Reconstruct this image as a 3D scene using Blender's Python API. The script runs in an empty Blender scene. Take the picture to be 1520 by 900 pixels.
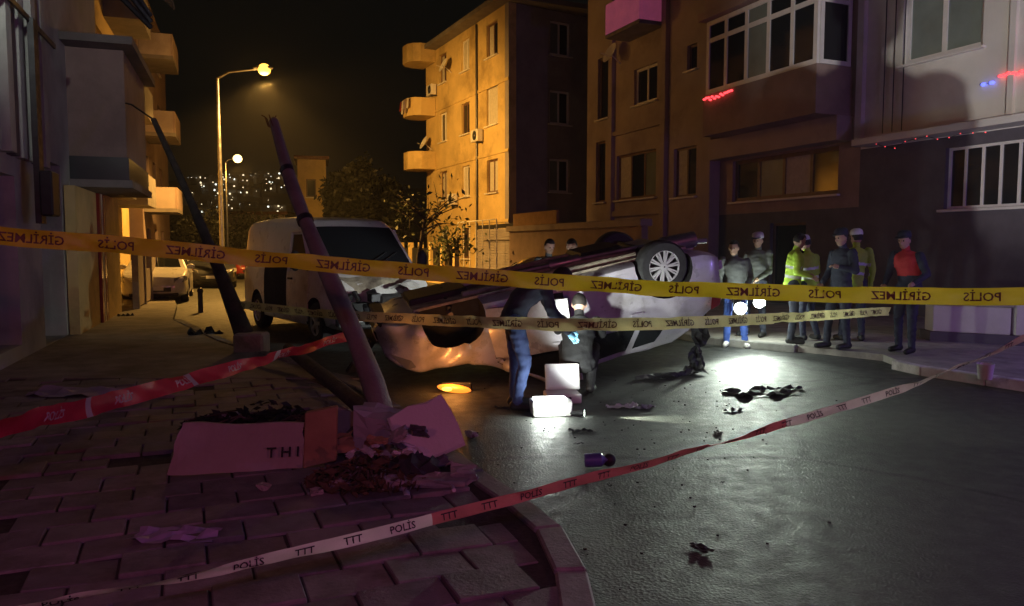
import bpy, bmesh, math, random
import numpy as np
from mathutils import Vector, Matrix, Quaternion, noise as mnoise
R = math.radians
random.seed(7)
rng = np.random.default_rng(11)
scene = bpy.context.scene
col = scene.collection

# ------------------------------------------------------------------ camera
CAM_H, FPX, PITCH = 1.6, 1150.0, math.atan(85/1150.0)
cam_data = bpy.data.cameras.new("camera")
cam = bpy.data.objects.new("camera", cam_data); col.objects.link(cam)
cam.location = (0, 0, CAM_H)
cam.rotation_euler = (R(90)-PITCH, 0, 0)
cam_data.sensor_width = 36.0
cam_data.lens = 36.0*FPX/1520.0
cam_data.clip_end = 3000
scene.camera = cam
cam_data["kind"] = "helper"

# ------------------------------------------------------------------ night sky
world = bpy.data.worlds.new("World"); scene.world = world; world.use_nodes = True
wn = world.node_tree; wn.nodes.clear()
wo = wn.nodes.new('ShaderNodeOutputWorld'); wb = wn.nodes.new('ShaderNodeBackground')
sky = wn.nodes.new('ShaderNodeTexSky'); sky.sky_type = 'NISHITA'; sky.sun_disc = False
sky.sun_elevation = R(-4.0); sky.sun_rotation = R(200)
mixw = wn.nodes.new('ShaderNodeMix'); mixw.data_type = 'RGBA'; mixw.blend_type = 'ADD'
mixw.inputs[0].default_value = 1.0
mixw.inputs[7].default_value = (0.0022, 0.0024, 0.0019, 1)
scw = wn.nodes.new('ShaderNodeMix'); scw.data_type = 'RGBA'; scw.blend_type = 'MULTIPLY'
scw.inputs[0].default_value = 1.0; scw.inputs[7].default_value = (0.04, 0.04, 0.03, 1)
wn.links.new(sky.outputs[0], scw.inputs[6]); wn.links.new(scw.outputs[2], mixw.inputs[6])
wn.links.new(mixw.outputs[2], wb.inputs[0]); wb.inputs[1].default_value = 1.0
wn.links.new(wb.outputs[0], wo.inputs[0])
scene.view_settings.view_transform = 'Standard'
scene.view_settings.look = 'None'
scene.view_settings.gamma = 1.0
scene.view_settings.exposure = 0.0
scene.view_settings.use_curve_mapping = False
scene.cycles.use_denoising = True
scene.cycles.max_bounces = 5
scene.cycles.sample_clamp_indirect = 4.0
scene.cycles.caustics_reflective = False
scene.cycles.caustics_refractive = False

# ------------------------------------------------------------------ helpers
def V(*a): return Vector(a)
def ray(px, py):
    cx, cy = (px-760)/FPX, (450-py)/FPX
    c, s = math.cos(PITCH), math.sin(PITCH)
    return Vector((cx, c + cy*s, -s + cy*c))
def G(px, py, z=0.0):                 # a point on the ground
    d = ray(px, py); t = (z-CAM_H)/d.z
    return Vector((d.x*t, d.y*t, z))
def P(px, py, Y):                     # a point at depth Y
    d = ray(px, py); t = Y/d.y
    return Vector((d.x*t, Y, CAM_H + d.z*t))

MATS = {}
def mat(name, colr=(.5,.5,.5), rough=.6, metal=0.0, var=.15, scale=6.0, bump=0.0, bscale=40.0, coat=0.0,
        emit=None, estr=0.0, dirt=None, rvar=0.0, spec=.5, subs=0.0):
    if name in MATS: return MATS[name]
    m = bpy.data.materials.new(name); m.use_nodes = True
    nt = m.node_tree; b = nt.nodes['Principled BSDF']
    b.inputs['Roughness'].default_value = rough; b.inputs['Metallic'].default_value = metal
    b.inputs['Coat Weight'].default_value = coat; b.inputs['Coat Roughness'].default_value = .08
    b.inputs['Specular IOR Level'].default_value = spec
    tc = nt.nodes.new('ShaderNodeTexCoord')
    def noise(sc, det=4.0, rgh=.6):
        n = nt.nodes.new('ShaderNodeTexNoise'); n.inputs['Scale'].default_value = sc
        n.inputs['Detail'].default_value = det; n.inputs['Roughness'].default_value = rgh
        nt.links.new(tc.outputs['Object'], n.inputs['Vector']); return n
    c = Vector(colr[:3])
    if var > 0:
        n = noise(scale); r = nt.nodes.new('ShaderNodeValToRGB')
        r.color_ramp.elements[0].position = .3; r.color_ramp.elements[1].position = .7
        lo = c*(1-var); hi = c*(1+var)
        r.color_ramp.elements[0].color = (*[max(0,x) for x in lo], 1); r.color_ramp.elements[1].color = (*[min(1,x) for x in hi], 1)
        nt.links.new(n.outputs['Fac'], r.inputs[0])
        out = r.outputs[0]
        if dirt:
            n2 = noise(scale*.37, 6, .7); r2 = nt.nodes.new('ShaderNodeValToRGB')
            r2.color_ramp.elements[0].position = .5; r2.color_ramp.elements[1].position = .68
            mx = nt.nodes.new('ShaderNodeMix'); mx.data_type = 'RGBA'
            nt.links.new(n2.outputs['Fac'], r2.inputs[0]); nt.links.new(r2.outputs[0], mx.inputs[0])
            nt.links.new(out, mx.inputs[6]); mx.inputs[7].default_value = (*dirt, 1); out = mx.outputs[2]
        nt.links.new(out, b.inputs['Base Color'])
    else:
        b.inputs['Base Color'].default_value = (*c, 1)
    if rvar > 0:
        n3 = noise(scale*1.7, 5, .6); mr = nt.nodes.new('ShaderNodeMapRange')
        mr.inputs[1].default_value = .35; mr.inputs[2].default_value = .65
        mr.inputs[3].default_value = max(.03, rough-rvar); mr.inputs[4].default_value = min(1, rough+rvar)
        nt.links.new(n3.outputs['Fac'], mr.inputs[0]); nt.links.new(mr.outputs[0], b.inputs['Roughness'])
    if bump > 0:
        nb = noise(bscale, 6, .65); bp = nt.nodes.new('ShaderNodeBump'); bp.inputs['Strength'].default_value = bump
        bp.inputs['Distance'].default_value = .02
        nt.links.new(nb.outputs['Fac'], bp.inputs['Height']); nt.links.new(bp.outputs[0], b.inputs['Normal'])
    if emit:
        b.inputs['Emission Color'].default_value = (*emit, 1); b.inputs['Emission Strength'].default_value = estr
    MATS[name] = m
    return m

def translucent(name, f):
    nt = MATS[name].node_tree; b = nt.nodes['Principled BSDF']; t = nt.nodes.new('ShaderNodeBsdfTranslucent'); mx = nt.nodes.new('ShaderNodeMixShader')
    src = b.inputs['Base Color'].links
    if src: nt.links.new(src[0].from_socket, t.inputs[0])
    else: t.inputs[0].default_value = b.inputs['Base Color'].default_value
    mx.inputs[0].default_value = f; out = nt.nodes['Material Output']
    nt.links.new(b.outputs[0], mx.inputs[1]); nt.links.new(t.outputs[0], mx.inputs[2]); nt.links.new(mx.outputs[0], out.inputs['Surface'])
def tag(o, label=None, cat=None, group=None, kind=None):
    if label: o['label'] = label
    if cat: o['category'] = cat
    if group: o['group'] = group
    if kind: o['kind'] = kind
    return o
def thing(name, label, cat, loc=(0,0,0), rz=0.0, group=None):
    o = bpy.data.objects.new(name, None); col.objects.link(o)
    o.empty_display_size = .2
    o.location = loc; o.rotation_euler = (0, 0, rz)
    return tag(o, label, cat, group)

class MB:
    """collects shapes; build() links them as ONE mesh object"""
    def __init__(s): s.v = []; s.f = []; s.mi = []; s.cur = 0
    def add(s, vs, fs):
        k = len(s.v); s.v += [tuple(x) for x in vs]; s.f += [tuple(i+k for i in f) for f in fs]; s.mi += [s.cur]*len(fs); return s
    def box(s, c, size, rot=None, tap=1.0):
        hx, hy, hz = size[0]/2, size[1]/2, size[2]/2
        vs = [Vector((sx*hx*(tap if sz > 0 else 1), sy*hy*(tap if sz > 0 else 1), sz*hz)) for sz in (-1,1) for sy in (-1,1) for sx in (-1,1)]
        if rot is not None: vs = [rot @ v for v in vs]
        c = Vector(c)
        return s.add([v+c for v in vs], [(0,2,3,1),(4,5,7,6),(0,1,5,4),(1,3,7,5),(3,2,6,7),(2,0,4,6)])
    def obox(s, o, u, w, h, d, ax=None):
        """box from corner o along vectors"""
        o, u, w, h = Vector(o), Vector(u), Vector(w), Vector(h)
        vs = [o, o+u, o+u+w, o+w, o+h, o+u+h, o+u+w+h, o+w+h]
        return s.add(vs, [(0,3,2,1),(4,5,6,7),(0,1,5,4),(1,2,6,5),(2,3,7,6),(3,0,4,7)])
    def quad(s, a, b, c, d): return s.add([a,b,c,d], [(0,1,2,3)])
    def tube(s, path, rad, n=10, cap=True):
        path = [Vector(p) for p in path]
        if not hasattr(rad, '__len__'): rad = [rad]*len(path)
        vs = []; fs = []
        up0 = None
        for i, p in enumerate(path):
            t = (path[min(i+1, len(path)-1)] - path[max(i-1, 0)]).normalized()
            if up0 is None:
                up0 = t.orthogonal().normalized()
            up0 = (up0 - t*up0.dot(t)).normalized()
            b = t.cross(up0)
            for k in range(n):
                a = 2*math.pi*k/n
                vs.append(p + (up0*math.cos(a) + b*math.sin(a))*rad[i])
        for i in range(len(path)-1):
            for k in range(n):
                k2 = (k+1) % n
                fs.append((i*n+k, i*n+k2, (i+1)*n+k2, (i+1)*n+k))
        if cap:
            fs.append(tuple(range(n-1, -1, -1))); fs.append(tuple((len(path)-1)*n+k for k in range(n)))
        return s.add(vs, fs)
    def sphere(s, c, r, nu=14, nv=9, rot=None):
        if not hasattr(r, '__len__'): r = (r, r, r)
        c = Vector(c); vs = []; fs = []
        for j in range(1, nv):
            th = math.pi*j/nv
            for i in range(nu):
                ph = 2*math.pi*i/nu
                v = Vector((r[0]*math.sin(th)*math.cos(ph), r[1]*math.sin(th)*math.sin(ph), r[2]*math.cos(th)))
                vs.append(v)
        vs.append(Vector((0,0,r[2]))); vs.append(Vector((0,0,-r[2])))
        if rot is not None: vs = [rot @ v for v in vs]
        vs = [v+c for v in vs]
        T, B = len(vs)-2, len(vs)-1
        for j in range(nv-2):
            for i in range(nu):
                i2 = (i+1) % nu
                fs.append((j*nu+i, (j+1)*nu+i, (j+1)*nu+i2, j*nu+i2))
        for i in range(nu):
            i2 = (i+1) % nu
            fs.append((T, i, i2)); fs.append((B, (nv-2)*nu+i2, (nv-2)*nu+i))
        return s.add(vs, fs)
    def lathe(s, prof, axis_o=(0,0,0), rot=None, n=28, closed=False):
        """prof: list (r, h) about local z"""
        vs = []; fs = []; o = Vector(axis_o)
        for r, h in prof:
            for k in range(n):
                a = 2*math.pi*k/n
                v = Vector((r*math.cos(a), r*math.sin(a), h))
                vs.append((rot @ v if rot is not None else v)+o)
        m = len(prof)
        for i in range(m-1 if not closed else m):
            i2 = (i+1) % m
            for k in range(n):
                k2 = (k+1) % n
                fs.append((i*n+k, i*n+k2, i2*n+k2, i2*n+k))
        return s.add(vs, fs)
    def mesh(s, name, mats, smooth=False, off=None, deform=None, bevel=0):
        vs = s.v
        if deform: vs = [deform(Vector(v)) for v in vs]
        if off is not None: vs = [(v[0]-off[0], v[1]-off[1], v[2]-off[2]) for v in vs]
        me = bpy.data.meshes.new(name); me.from_pydata([tuple(v) for v in vs], [], s.f)
        for m in (mats if isinstance(mats, (list, tuple)) else [mats]):
            me.materials.append(m if not isinstance(m, str) else MATS[m])
        if any(s.mi): me.polygons.foreach_set('material_index', s.mi)
        if smooth:
            bm = bmesh.new(); bm.from_mesh(me); bmesh.ops.recalc_face_normals(bm, faces=bm.faces)
            if bevel: bmesh.ops.bevel(bm, geom=bm.edges[:], offset=bevel, segments=2, affect='EDGES', clamp_overlap=True)
            bm.to_mesh(me); bm.free()
            me.polygons.foreach_set('use_smooth', [True]*len(me.polygons))
            if smooth is not True: me.set_sharp_from_angle(angle=R(smooth))
        elif bevel:
            bm = bmesh.new(); bm.from_mesh(me); bmesh.ops.recalc_face_normals(bm, faces=bm.faces)
            bmesh.ops.bevel(bm, geom=bm.edges[:], offset=bevel, segments=1, affect='EDGES', clamp_overlap=True)
            bm.to_mesh(me); bm.free()
        me.update(); return me
    def build(s, name, mats, parent=None, smooth=False, off=None, deform=None, bevel=0):
        me = s.mesh(name, mats, smooth, off, deform, bevel)
        o = bpy.data.objects.new(name, me); col.objects.link(o)
        if parent is not None: o.parent = parent
        return o
def origin_of(o):
    p = Vector(o.location)
    while o.parent is not None:
        o = o.parent; p += Vector(o.location)
    return p
def part(mb, name, mats, parent, smooth=False, bevel=0, label=None):
    """a world-space mesh as a child of an unrotated Empty (or of one of its parts, which sit at the same origin)"""
    o = mb.build(name, mats, parent, smooth, off=origin_of(parent), bevel=bevel)
    if label: o['label'] = label
    return o
def copy_tree(o, parent=None):
    c = o.copy(); col.objects.link(c); c.parent = parent
    for ch in [x for x in o.children]: copy_tree(ch, c)
    return c
def lamp(name, kind, loc, power, color, parent=None, size=.1, aim=None, angle=60, blend=.3):
    d = bpy.data.lights.new(name, kind); d.energy = power; d.color = color
    d.shadow_soft_size = size
    if kind == 'SPOT': d.spot_size = R(angle); d.spot_blend = blend
    o = bpy.data.objects.new(name, d); col.objects.link(o)
    o.location = loc
    if aim is not None:
        o.rotation_euler = (Vector(aim)-Vector(loc)).to_track_quat('-Z', 'Y').to_euler()
    if parent is not None:
        o.parent = parent; o.matrix_parent_inverse = Matrix.Translation(origin_of(parent)).inverted()
    return o

# ------------------------------------------------------------------ materials
mat('asphalt_base', (.05,.05,.05), .5)
def asphalt():
    m = bpy.data.materials.new('wet_asphalt'); m.use_nodes = True
    nt = m.node_tree; b = nt.nodes['Principled BSDF']; L = nt.links.new
    tc = nt.nodes.new('ShaderNodeTexCoord')
    def nz(sc, det=5, rg=.6):
        n = nt.nodes.new('ShaderNodeTexNoise'); n.inputs['Scale'].default_value = sc; n.inputs['Detail'].default_value = det
        n.inputs['Roughness'].default_value = rg; L(tc.outputs['Object'], n.inputs['Vector']); return n
    big = nz(.55, 6, .65); grain = nz(85, 3, .7); mid = nz(7, 5, .6)
    r = nt.nodes.new('ShaderNodeValToRGB'); r.color_ramp.elements[0].color = (.034,.036,.033,1); r.color_ramp.elements[1].color = (.10,.105,.095,1)
    r.color_ramp.elements[0].position = .32; r.color_ramp.elements[1].position = .75
    mx = nt.nodes.new('ShaderNodeMath'); mx.operation = 'MULTIPLY_ADD'; mx.inputs[1].default_value = .55
    m2 = nt.nodes.new('ShaderNodeMath'); m2.operation = 'MULTIPLY'; m2.inputs[1].default_value = .45
    L(big.outputs['Fac'], m2.inputs[0]); L(grain.outputs['Fac'], mx.inputs[0]); L(m2.outputs[0], mx.inputs[2]); L(mx.outputs[0], r.inputs[0])
    # tar-sealed cracks and repaired patches
    cw = nz(1.1, 3, .5); cv = nt.nodes.new('ShaderNodeTexVoronoi'); cv.feature = 'DISTANCE_TO_EDGE'; cv.inputs['Scale'].default_value = .42
    vm = nt.nodes.new('ShaderNodeMix'); vm.data_type = 'VECTOR'; vm.inputs[0].default_value = .3
    L(tc.outputs['Object'], vm.inputs[4]); L(cw.outputs['Color'], vm.inputs[5]); L(vm.outputs[1], cv.inputs['Vector'])
    cr = nt.nodes.new('ShaderNodeValToRGB'); cr.color_ramp.elements[0].position = .004; cr.color_ramp.elements[1].position = .016
    cr.color_ramp.elements[0].color = (.35,.35,.35,1); cr.color_ramp.elements[1].color = (1,1,1,1); L(cv.outputs['Distance'], cr.inputs[0])
    pn = nz(.23, 2, .4); pr = nt.nodes.new('ShaderNodeValToRGB'); pr.color_ramp.interpolation = 'EASE'; pr.color_ramp.elements[0].position = .47; pr.color_ramp.elements[1].position = .53
    pr.color_ramp.elements[0].color = (.72,.72,.72,1); pr.color_ramp.elements[1].color = (1,1,1,1); L(pn.outputs['Fac'], pr.inputs[0])
    c1 = nt.nodes.new('ShaderNodeMix'); c1.data_type = 'RGBA'; c1.blend_type = 'MULTIPLY'; c1.inputs[0].default_value = 1; L(r.outputs[0], c1.inputs[6]); L(cr.outputs[0], c1.inputs[7])
    c2 = nt.nodes.new('ShaderNodeMix'); c2.data_type = 'RGBA'; c2.blend_type = 'MULTIPLY'; c2.inputs[0].default_value = 1; L(c1.outputs[2], c2.inputs[6]); L(pr.outputs[0], c2.inputs[7])
    L(c2.outputs[2], b.inputs['Base Color'])
    mr = nt.nodes.new('ShaderNodeMapRange'); mr.inputs[1].default_value = .35; mr.inputs[2].default_value = .66; mr.inputs[3].default_value = .5; mr.inputs[4].default_value = .7
    L(mid.outputs['Fac'], mr.inputs[0]); L(mr.outputs[0], b.inputs['Roughness'])
    vor = nt.nodes.new('ShaderNodeTexVoronoi'); vor.inputs['Scale'].default_value = 60; L(tc.outputs['Object'], vor.inputs['Vector'])
    ad = nt.nodes.new('ShaderNodeMath'); ad.operation = 'ADD'; L(vor.outputs['Distance'], ad.inputs[0]); L(grain.outputs['Fac'], ad.inputs[1])
    a2 = nt.nodes.new('ShaderNodeMath'); a2.operation = 'MULTIPLY_ADD'; a2.inputs[1].default_value = .0; L(mid.outputs['Fac'], a2.inputs[0]); L(ad.outputs[0], a2.inputs[2])
    bp = nt.nodes.new('ShaderNodeBump'); bp.inputs['Strength'].default_value = .7; bp.inputs['Distance'].default_value = .005
    L(a2.outputs[0], bp.inputs['Height']); L(bp.outputs[0], b.inputs['Normal'])
    b.inputs['Specular IOR Level'].default_value = .5
    MATS['wet_asphalt'] = m
asphalt()
mat('paver', (.2,.185,.18), .7, var=.25, scale=5, bump=.5, bscale=45, dirt=(.1,.09,.085))
mat('paver_pale', (.26,.24,.23), .7, var=.22, scale=5, bump=.5, bscale=45, dirt=(.12,.11,.1))
mat('joint', (.05,.045,.04), .9, var=.4, scale=20, bump=.5)
mat('kerb_stone', (.27,.26,.24), .75, var=.25, scale=4, bump=.4, bscale=30, dirt=(.13,.12,.11))
mat('kerb_white', (.8,.79,.76), .6, var=.12, scale=7, bump=.3, bscale=30, dirt=(.4,.38,.35))
mat('far_ground', (.06,.055,.045), .9, var=.4, scale=.3)
mat('far_paver', (.24,.22,.2), .75, var=.35, scale=2.5, bump=.6, bscale=7, dirt=(.12,.1,.09))
mat('dirt', (.07,.055,.045), .95, var=.5, scale=6, bump=.8, bscale=18)
mat('plaster_yellow', (.62,.46,.2), .85, var=.12, scale=1.2, bump=.25, bscale=30, dirt=(.34,.24,.10))
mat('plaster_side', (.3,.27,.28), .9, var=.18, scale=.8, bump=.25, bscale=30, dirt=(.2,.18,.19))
mat('plaster_tan', (.40,.33,.30), .88, var=.12, scale=1.0, bump=.25, bscale=30, dirt=(.26,.21,.19))
mat('plaster_brown', (.34,.25,.22), .88, var=.16, scale=1.0, bump=.25, bscale=30, dirt=(.24,.18,.16))
mat('plaster_white', (.7,.68,.63), .85, var=.08, scale=1.0, bump=.2, bscale=30, dirt=(.55,.53,.48))
mat('plaster_grey', (.42,.42,.4), .85, var=.15, scale=1.4, bump=.2, bscale=30, dirt=(.28,.28,.27))
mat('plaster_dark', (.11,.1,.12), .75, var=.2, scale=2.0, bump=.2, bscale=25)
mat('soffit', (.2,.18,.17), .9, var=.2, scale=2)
mat('roof_tile', (.2,.09,.06), .8, var=.3, scale=8)
mat('frame_white', (.72,.7,.68), .45, var=.06)
mat('frame_brown', (.16,.09,.06), .5, var=.2)
mat('glass', (.02,.022,.025), .06, var=0, spec=.8)
mat('glass_pale', (.20,.24,.22), .15, var=.15, scale=1.5, spec=.6)
mat('curtain', (.5,.47,.42), .9, var=.15, scale=9)
mat('concrete', (.42,.39,.34), .9, var=.2, scale=4, bump=.6, bscale=22, dirt=(.25,.23,.22))
mat('concrete_pole', (.25,.22,.19), .85, var=.18, scale=3, bump=.45, bscale=35, dirt=(.12,.10,.085))
mat('steel', (.45,.45,.46), .4, metal=.9, var=.12, scale=6, rvar=.12)
mat('dark_metal', (.05,.05,.055), .45, metal=.5, var=.2, rvar=.1)
mat('rust', (.16,.07,.035), .85, var=.4, scale=14, bump=.5)
mat('timber_dark', (.06,.05,.04), .85, var=.4, scale=7, bump=.6, bscale=25)
mat('bark', (.08,.06,.045), .95, var=.35, scale=10, bump=.8, bscale=25)
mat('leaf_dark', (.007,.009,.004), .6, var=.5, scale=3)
mat('leaf', (.07,.09,.025), .55, var=.5, scale=4)
mat('leaf_dry', (.09,.06,.028), .8, var=.5, scale=9)
mat('paint_silver', (.56,.54,.60), .36, metal=.2, var=.1, scale=3, coat=.4, rvar=.12, bump=.12, bscale=9, dirt=(.33,.31,.31))
mat('paint_white', (.8,.79,.77), .32, var=.06, scale=2, coat=.5, rvar=.06, dirt=(.52,.5,.47))
mat('paint_sodium_lit', (.62,.42,.06), .35, var=.1, scale=2, coat=.5, dirt=(.4,.27,.06))  # yellow sodium light on the upright car put into its paint colour
mat('paint_dark', (.03,.032,.04), .3, metal=.2, var=.1, coat=.6)
mat('paint_red', (.3,.03,.02), .35, var=.1, coat=.5)
mat('plastic_black', (.022,.022,.024), .55, var=.2, scale=12, bump=.15)
mat('underbody', (.42,.37,.28), .85, var=.35, scale=5, bump=.4, dirt=(.16,.13,.10))
mat('rubber', (.034,.034,.035), .8, var=.25, scale=15, bump=.3, bscale=60)
mat('alloy', (.72,.72,.73), .38, metal=.25, var=.06, rvar=.06)
mat('interior', (.03,.028,.028), .9, var=.3)
mat('lens_red', (.35,.02,.015), .15, var=.1, coat=.5)
mat('lens_clear', (.5,.5,.5), .1, var=.05, metal=.5, coat=.6)
mat('lens_amber_lit', (.8,.3,.05), .2, var=0, emit=(1,.26,.025), estr=1.7)
mat('plate_white', (.75,.75,.73), .5, var=.05)
mat('ink', (.015,.015,.016), .6, var=0)
mat('ink_brown', (.12,.07,.02), .6, var=0)
mat('tape_yellow', (.72,.66,.03), .38, var=.1, scale=5, bump=.25, bscale=14)
mat('tape_pale', (.72,.66,.3), .4, var=.12, scale=5, bump=.25, bscale=14)
mat('tape_red', (.7,.04,.08), .38, var=.15, scale=4, bump=.3, bscale=14)
mat('tape_pink', (.5,.13,.15), .45, var=.2, scale=4, bump=.3, bscale=14)
mat('tape_white', (.75,.68,.66), .4, var=.1, scale=5, bump=.3, bscale=14)
for _t in ('tape_yellow','tape_pale','tape_red','tape_white','tape_pink'): translucent(_t, .45)
mat('cardboard', (.38,.23,.12), .85, var=.18, scale=5, bump=.25, bscale=25)
mat('board', (.40,.34,.29), .75, var=.1, scale=3, bump=.15, bscale=20, dirt=(.24,.2,.17))
mat('plastic_blue', (.12,.13,.4), .4, var=.2)
mat('paper', (.8,.8,.82), .75, var=.08)
mat('sheet_violet', (.35,.28,.42), .5, var=.2, scale=4)
mat('lamp_white', (1,1,1), .3, var=0, emit=(.9,1,.88), estr=28)
mat('lamp_white_soft', (1,1,1), .3, var=0, emit=(.93,1,.95), estr=9)
mat('sodium', (1,.7,.3), .3, var=0, emit=(1,.46,.06), estr=3.6)
mat('sodium_far', (1,.7,.3), .3, var=0, emit=(1,.66,.22), estr=5)
mat('town_light', (1,.9,.7), .3, var=0, emit=(1,.82,.5), estr=2.2)
mat('town_light_white', (1,1,.9), .3, var=0, emit=(.95,1,.85), estr=2.6)
mat('hill', (.05,.045,.03), .95, var=.4, scale=.02)
mat('house_wall', (.4,.33,.26), .9, var=.2, scale=.2)
mat('glow_red', (.8,.05,.05), .3, var=0, emit=(1,.06,.07), estr=2.6)
mat('glow_blue', (.1,.1,.8), .3, var=0, emit=(.12,.16,1), estr=2.2)
mat('pink_glow', (.5,.2,.32), .6, var=.2, scale=2, emit=(.85,.16,.36), estr=.13)  # pink light on the balcony put in as the surface's own glow

# ------------------------------------------------------------------ ground, road, pavements
def sheet(name, pts, z, m, kind='structure'):
    mb = MB(); mb.add([(p[0], p[1], z) for p in pts], [tuple(range(len(pts)))])
    return tag(mb.build(name, m), kind=kind)
sheet('ground', [(-1500,-300),(1500,-300),(1500,2500),(-1500,2500)], -.03, 'far_ground')
sheet('road', [(-30,-14),(26,-14),(26,70),(-44,70)], 0.0, 'wet_asphalt')

UV = Vector((.92,.39,0)).normalized(); VV = Vector((-.39,.92,0)).normalized()
KERB_L = [(.34,1.2),(.35,3.3),(.33,3.75),(.20,4.25),(-.06,4.75),(-.45,5.6),(-.85,6.7),(-1.45,8.0),(-2.5,9.6),(-4.4,12.0),(-6.7,15.6),(-8.3,19.5),(-12.0,27.5)]
KERB_L = [Vector((x,y,0)) for x,y in KERB_L]
def prism(poly, z0, z1):
    mb = MB(); n = len(poly)
    vs = [(p[0],p[1],z0) for p in poly]+[(p[0],p[1],z1) for p in poly]
    mb.add(vs, [tuple(range(n-1,-1,-1)), tuple(range(n,2*n))]+[(i,(i+1)%n,(i+1)%n+n,i+n) for i in range(n)])
    return mb
def inset_line(pts, d):
    out = []
    for i, p in enumerate(pts):
        t = (pts[min(i+1,len(pts)-1)]-pts[max(i-1,0)]).normalized()
        out.append(p + Vector((-t.y, t.x, 0))*d)
    return out
inner = inset_line(KERB_L, .15)
poly = [(p.x,p.y) for p in inner]+[(-16.5,27.5),(-14,22),(-7.2,9.0),(-7.2,1.2)]
walk = tag(prism(poly, -.02, .10).build('pavement', 'joint'), 'paved corner pavement in front of the leaning pole', 'pavement', kind='structure')
def kerb_stones(line, parent, w, h, step, white=None, m='kerb_stone'):
    inn = inset_line(line, w)
    cache = {}
    # resample
    L = [0]
    for a, b in zip(line, line[1:]): L.append(L[-1]+(b-a).length)
    def at(s, pts):
        for i in range(len(L)-1):
            if s <= L[i+1] or i == len(L)-2:
                t = (s-L[i])/max(1e-6, L[i+1]-L[i]); return pts[i].lerp(pts[i+1], t)
    s = 0
    while s < L[-1]-.05:
        e = min(s+step, L[-1]); g = .006
        a, b, c, d = at(s+g, line), at(e-g, line), at(e-g, inn), at(s+g, inn)
        mb = prism([a,b,c,d], -.02, h+random.uniform(-.004,.004))
        mid = (a+b)/2
        mm = 'kerb_white' if white and white(mid) else m
        o = mb.build('kerb_stone', mm, parent, bevel=.012)
        s = e
wa, wb_ = G(748,757,.13), G(818,799,.13)
kerb_stones(KERB_L[:11], walk, .15, .13, .56, white=lambda p: wa.y >= p.y >= wb_.y)
# pavers laid in half bond, clipped along the kerb
def clip(polyg, a, b):
    n = Vector((-(b-a).y, (b-a).x, 0)).normalized(); out = []
    for i in range(len(polyg)):
        p, q = polyg[i], polyg[(i+1)%len(polyg)]
        dp, dq = (p-a).dot(n), (q-a).dot(n)
        if dp >= 0: out.append(p)
        if dp*dq < 0: out.append(p.lerp(q, dp/(dp-dq)))
    return out
PU, PVv = .38, .28
cells = []
for j in range(-4, 34):
    for i in range(-16, 16):
        o = UV*((i+(.5 if j%2 else 0))*PU) + VV*(j*PVv) + Vector((0,2.6,0))
        q = [o+UV*.006+VV*.006, o+UV*(PU-.006)+VV*.006, o+UV*(PU-.006)+VV*(PVv-.006), o+UV*.006+VV*(PVv-.006)]
        c = sum(q, Vector())/4
        if not (2.9 < c.y < 8.6): continue
        if abs(c.x) > c.y*.70: continue
        ok = True
        for a, b in zip(inner, inner[1:]):
            if a.y > 10: break
            q = clip(q, a, b)
            if len(q) < 3: ok = False; break
        if ok:
            ar = sum((q[k].x*q[(k+1)%len(q)].y - q[(k+1)%len(q)].x*q[k].y) for k in range(len(q)))/2
            if ar > .008: cells.append((c.length, q))
cells.sort(key=lambda t: t[0])
for k, (_, q) in enumerate(cells[:290]):
    t = random.uniform(-.012,.010); sx, sy = random.uniform(-.035,.035), random.uniform(-.035,.035)
    c = sum(q, Vector())/len(q)
    mb = prism(q, .06, .12)
    mb.v = [(x, y, z if z < .1 else z+t+(x-c.x)*sx+(y-c.y)*sy) for x,y,z in mb.v]
    if random.random() < .025: continue
    mb.build('paver', 'paver' if random.random() < .6 else 'paver_pale', walk, bevel=.006)
mb = MB()
for _, q in cells[290:]:
    b2 = prism(q, .06, .118+random.uniform(-.004,.004)); mb.add(b2.v, b2.f)
if mb.v:
    tag(mb.build('far_pavers', 'paver', walk), kind='stuff')

fp = [p for p in inner if p.y > 9.0]; fp = [(Vector((-1.68,8.64,0)))]+fp
mb = prism([(p.x,p.y) for p in fp]+[(-16.4,27.4),(-13.9,22),(-7.1,9.2),(-6.3,8.64)], .09, .114)
mb.build('far_paving', 'far_paver', walk)
KR1 = [G(1050,512), G(1180,524), G(1300,537)]
KR2 = [G(1322,548), G(1385,562), G(1450,571), G(1525,581), G(1640,604), G(2000,680)]
KR = [Vector((2.0,15.5,0))]+KR1+KR2
KR = [Vector((p.x,p.y,0)) for p in KR][::-1]
inn = inset_line(KR, -.14)
poly = [(p.x,p.y) for p in inn][::-1]+[(16,2.8),(16,10),(4,32),(-1,32)]
walk_r = tag(prism(poly, -.02, .09).build('pavement', 'concrete'), 'concrete pavement below the apartment blocks', 'pavement', kind='structure')
def kerb_right(line, m):
    kerb_stones([Vector((p.x,p.y,0)) for p in line][::-1], walk_r, -.14, .115, .8, m=m)
kerb_right([KR[-1], KR[-2], KR[-3]], 'kerb_stone')
kerb_right(KR2, 'kerb_white')

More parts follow.
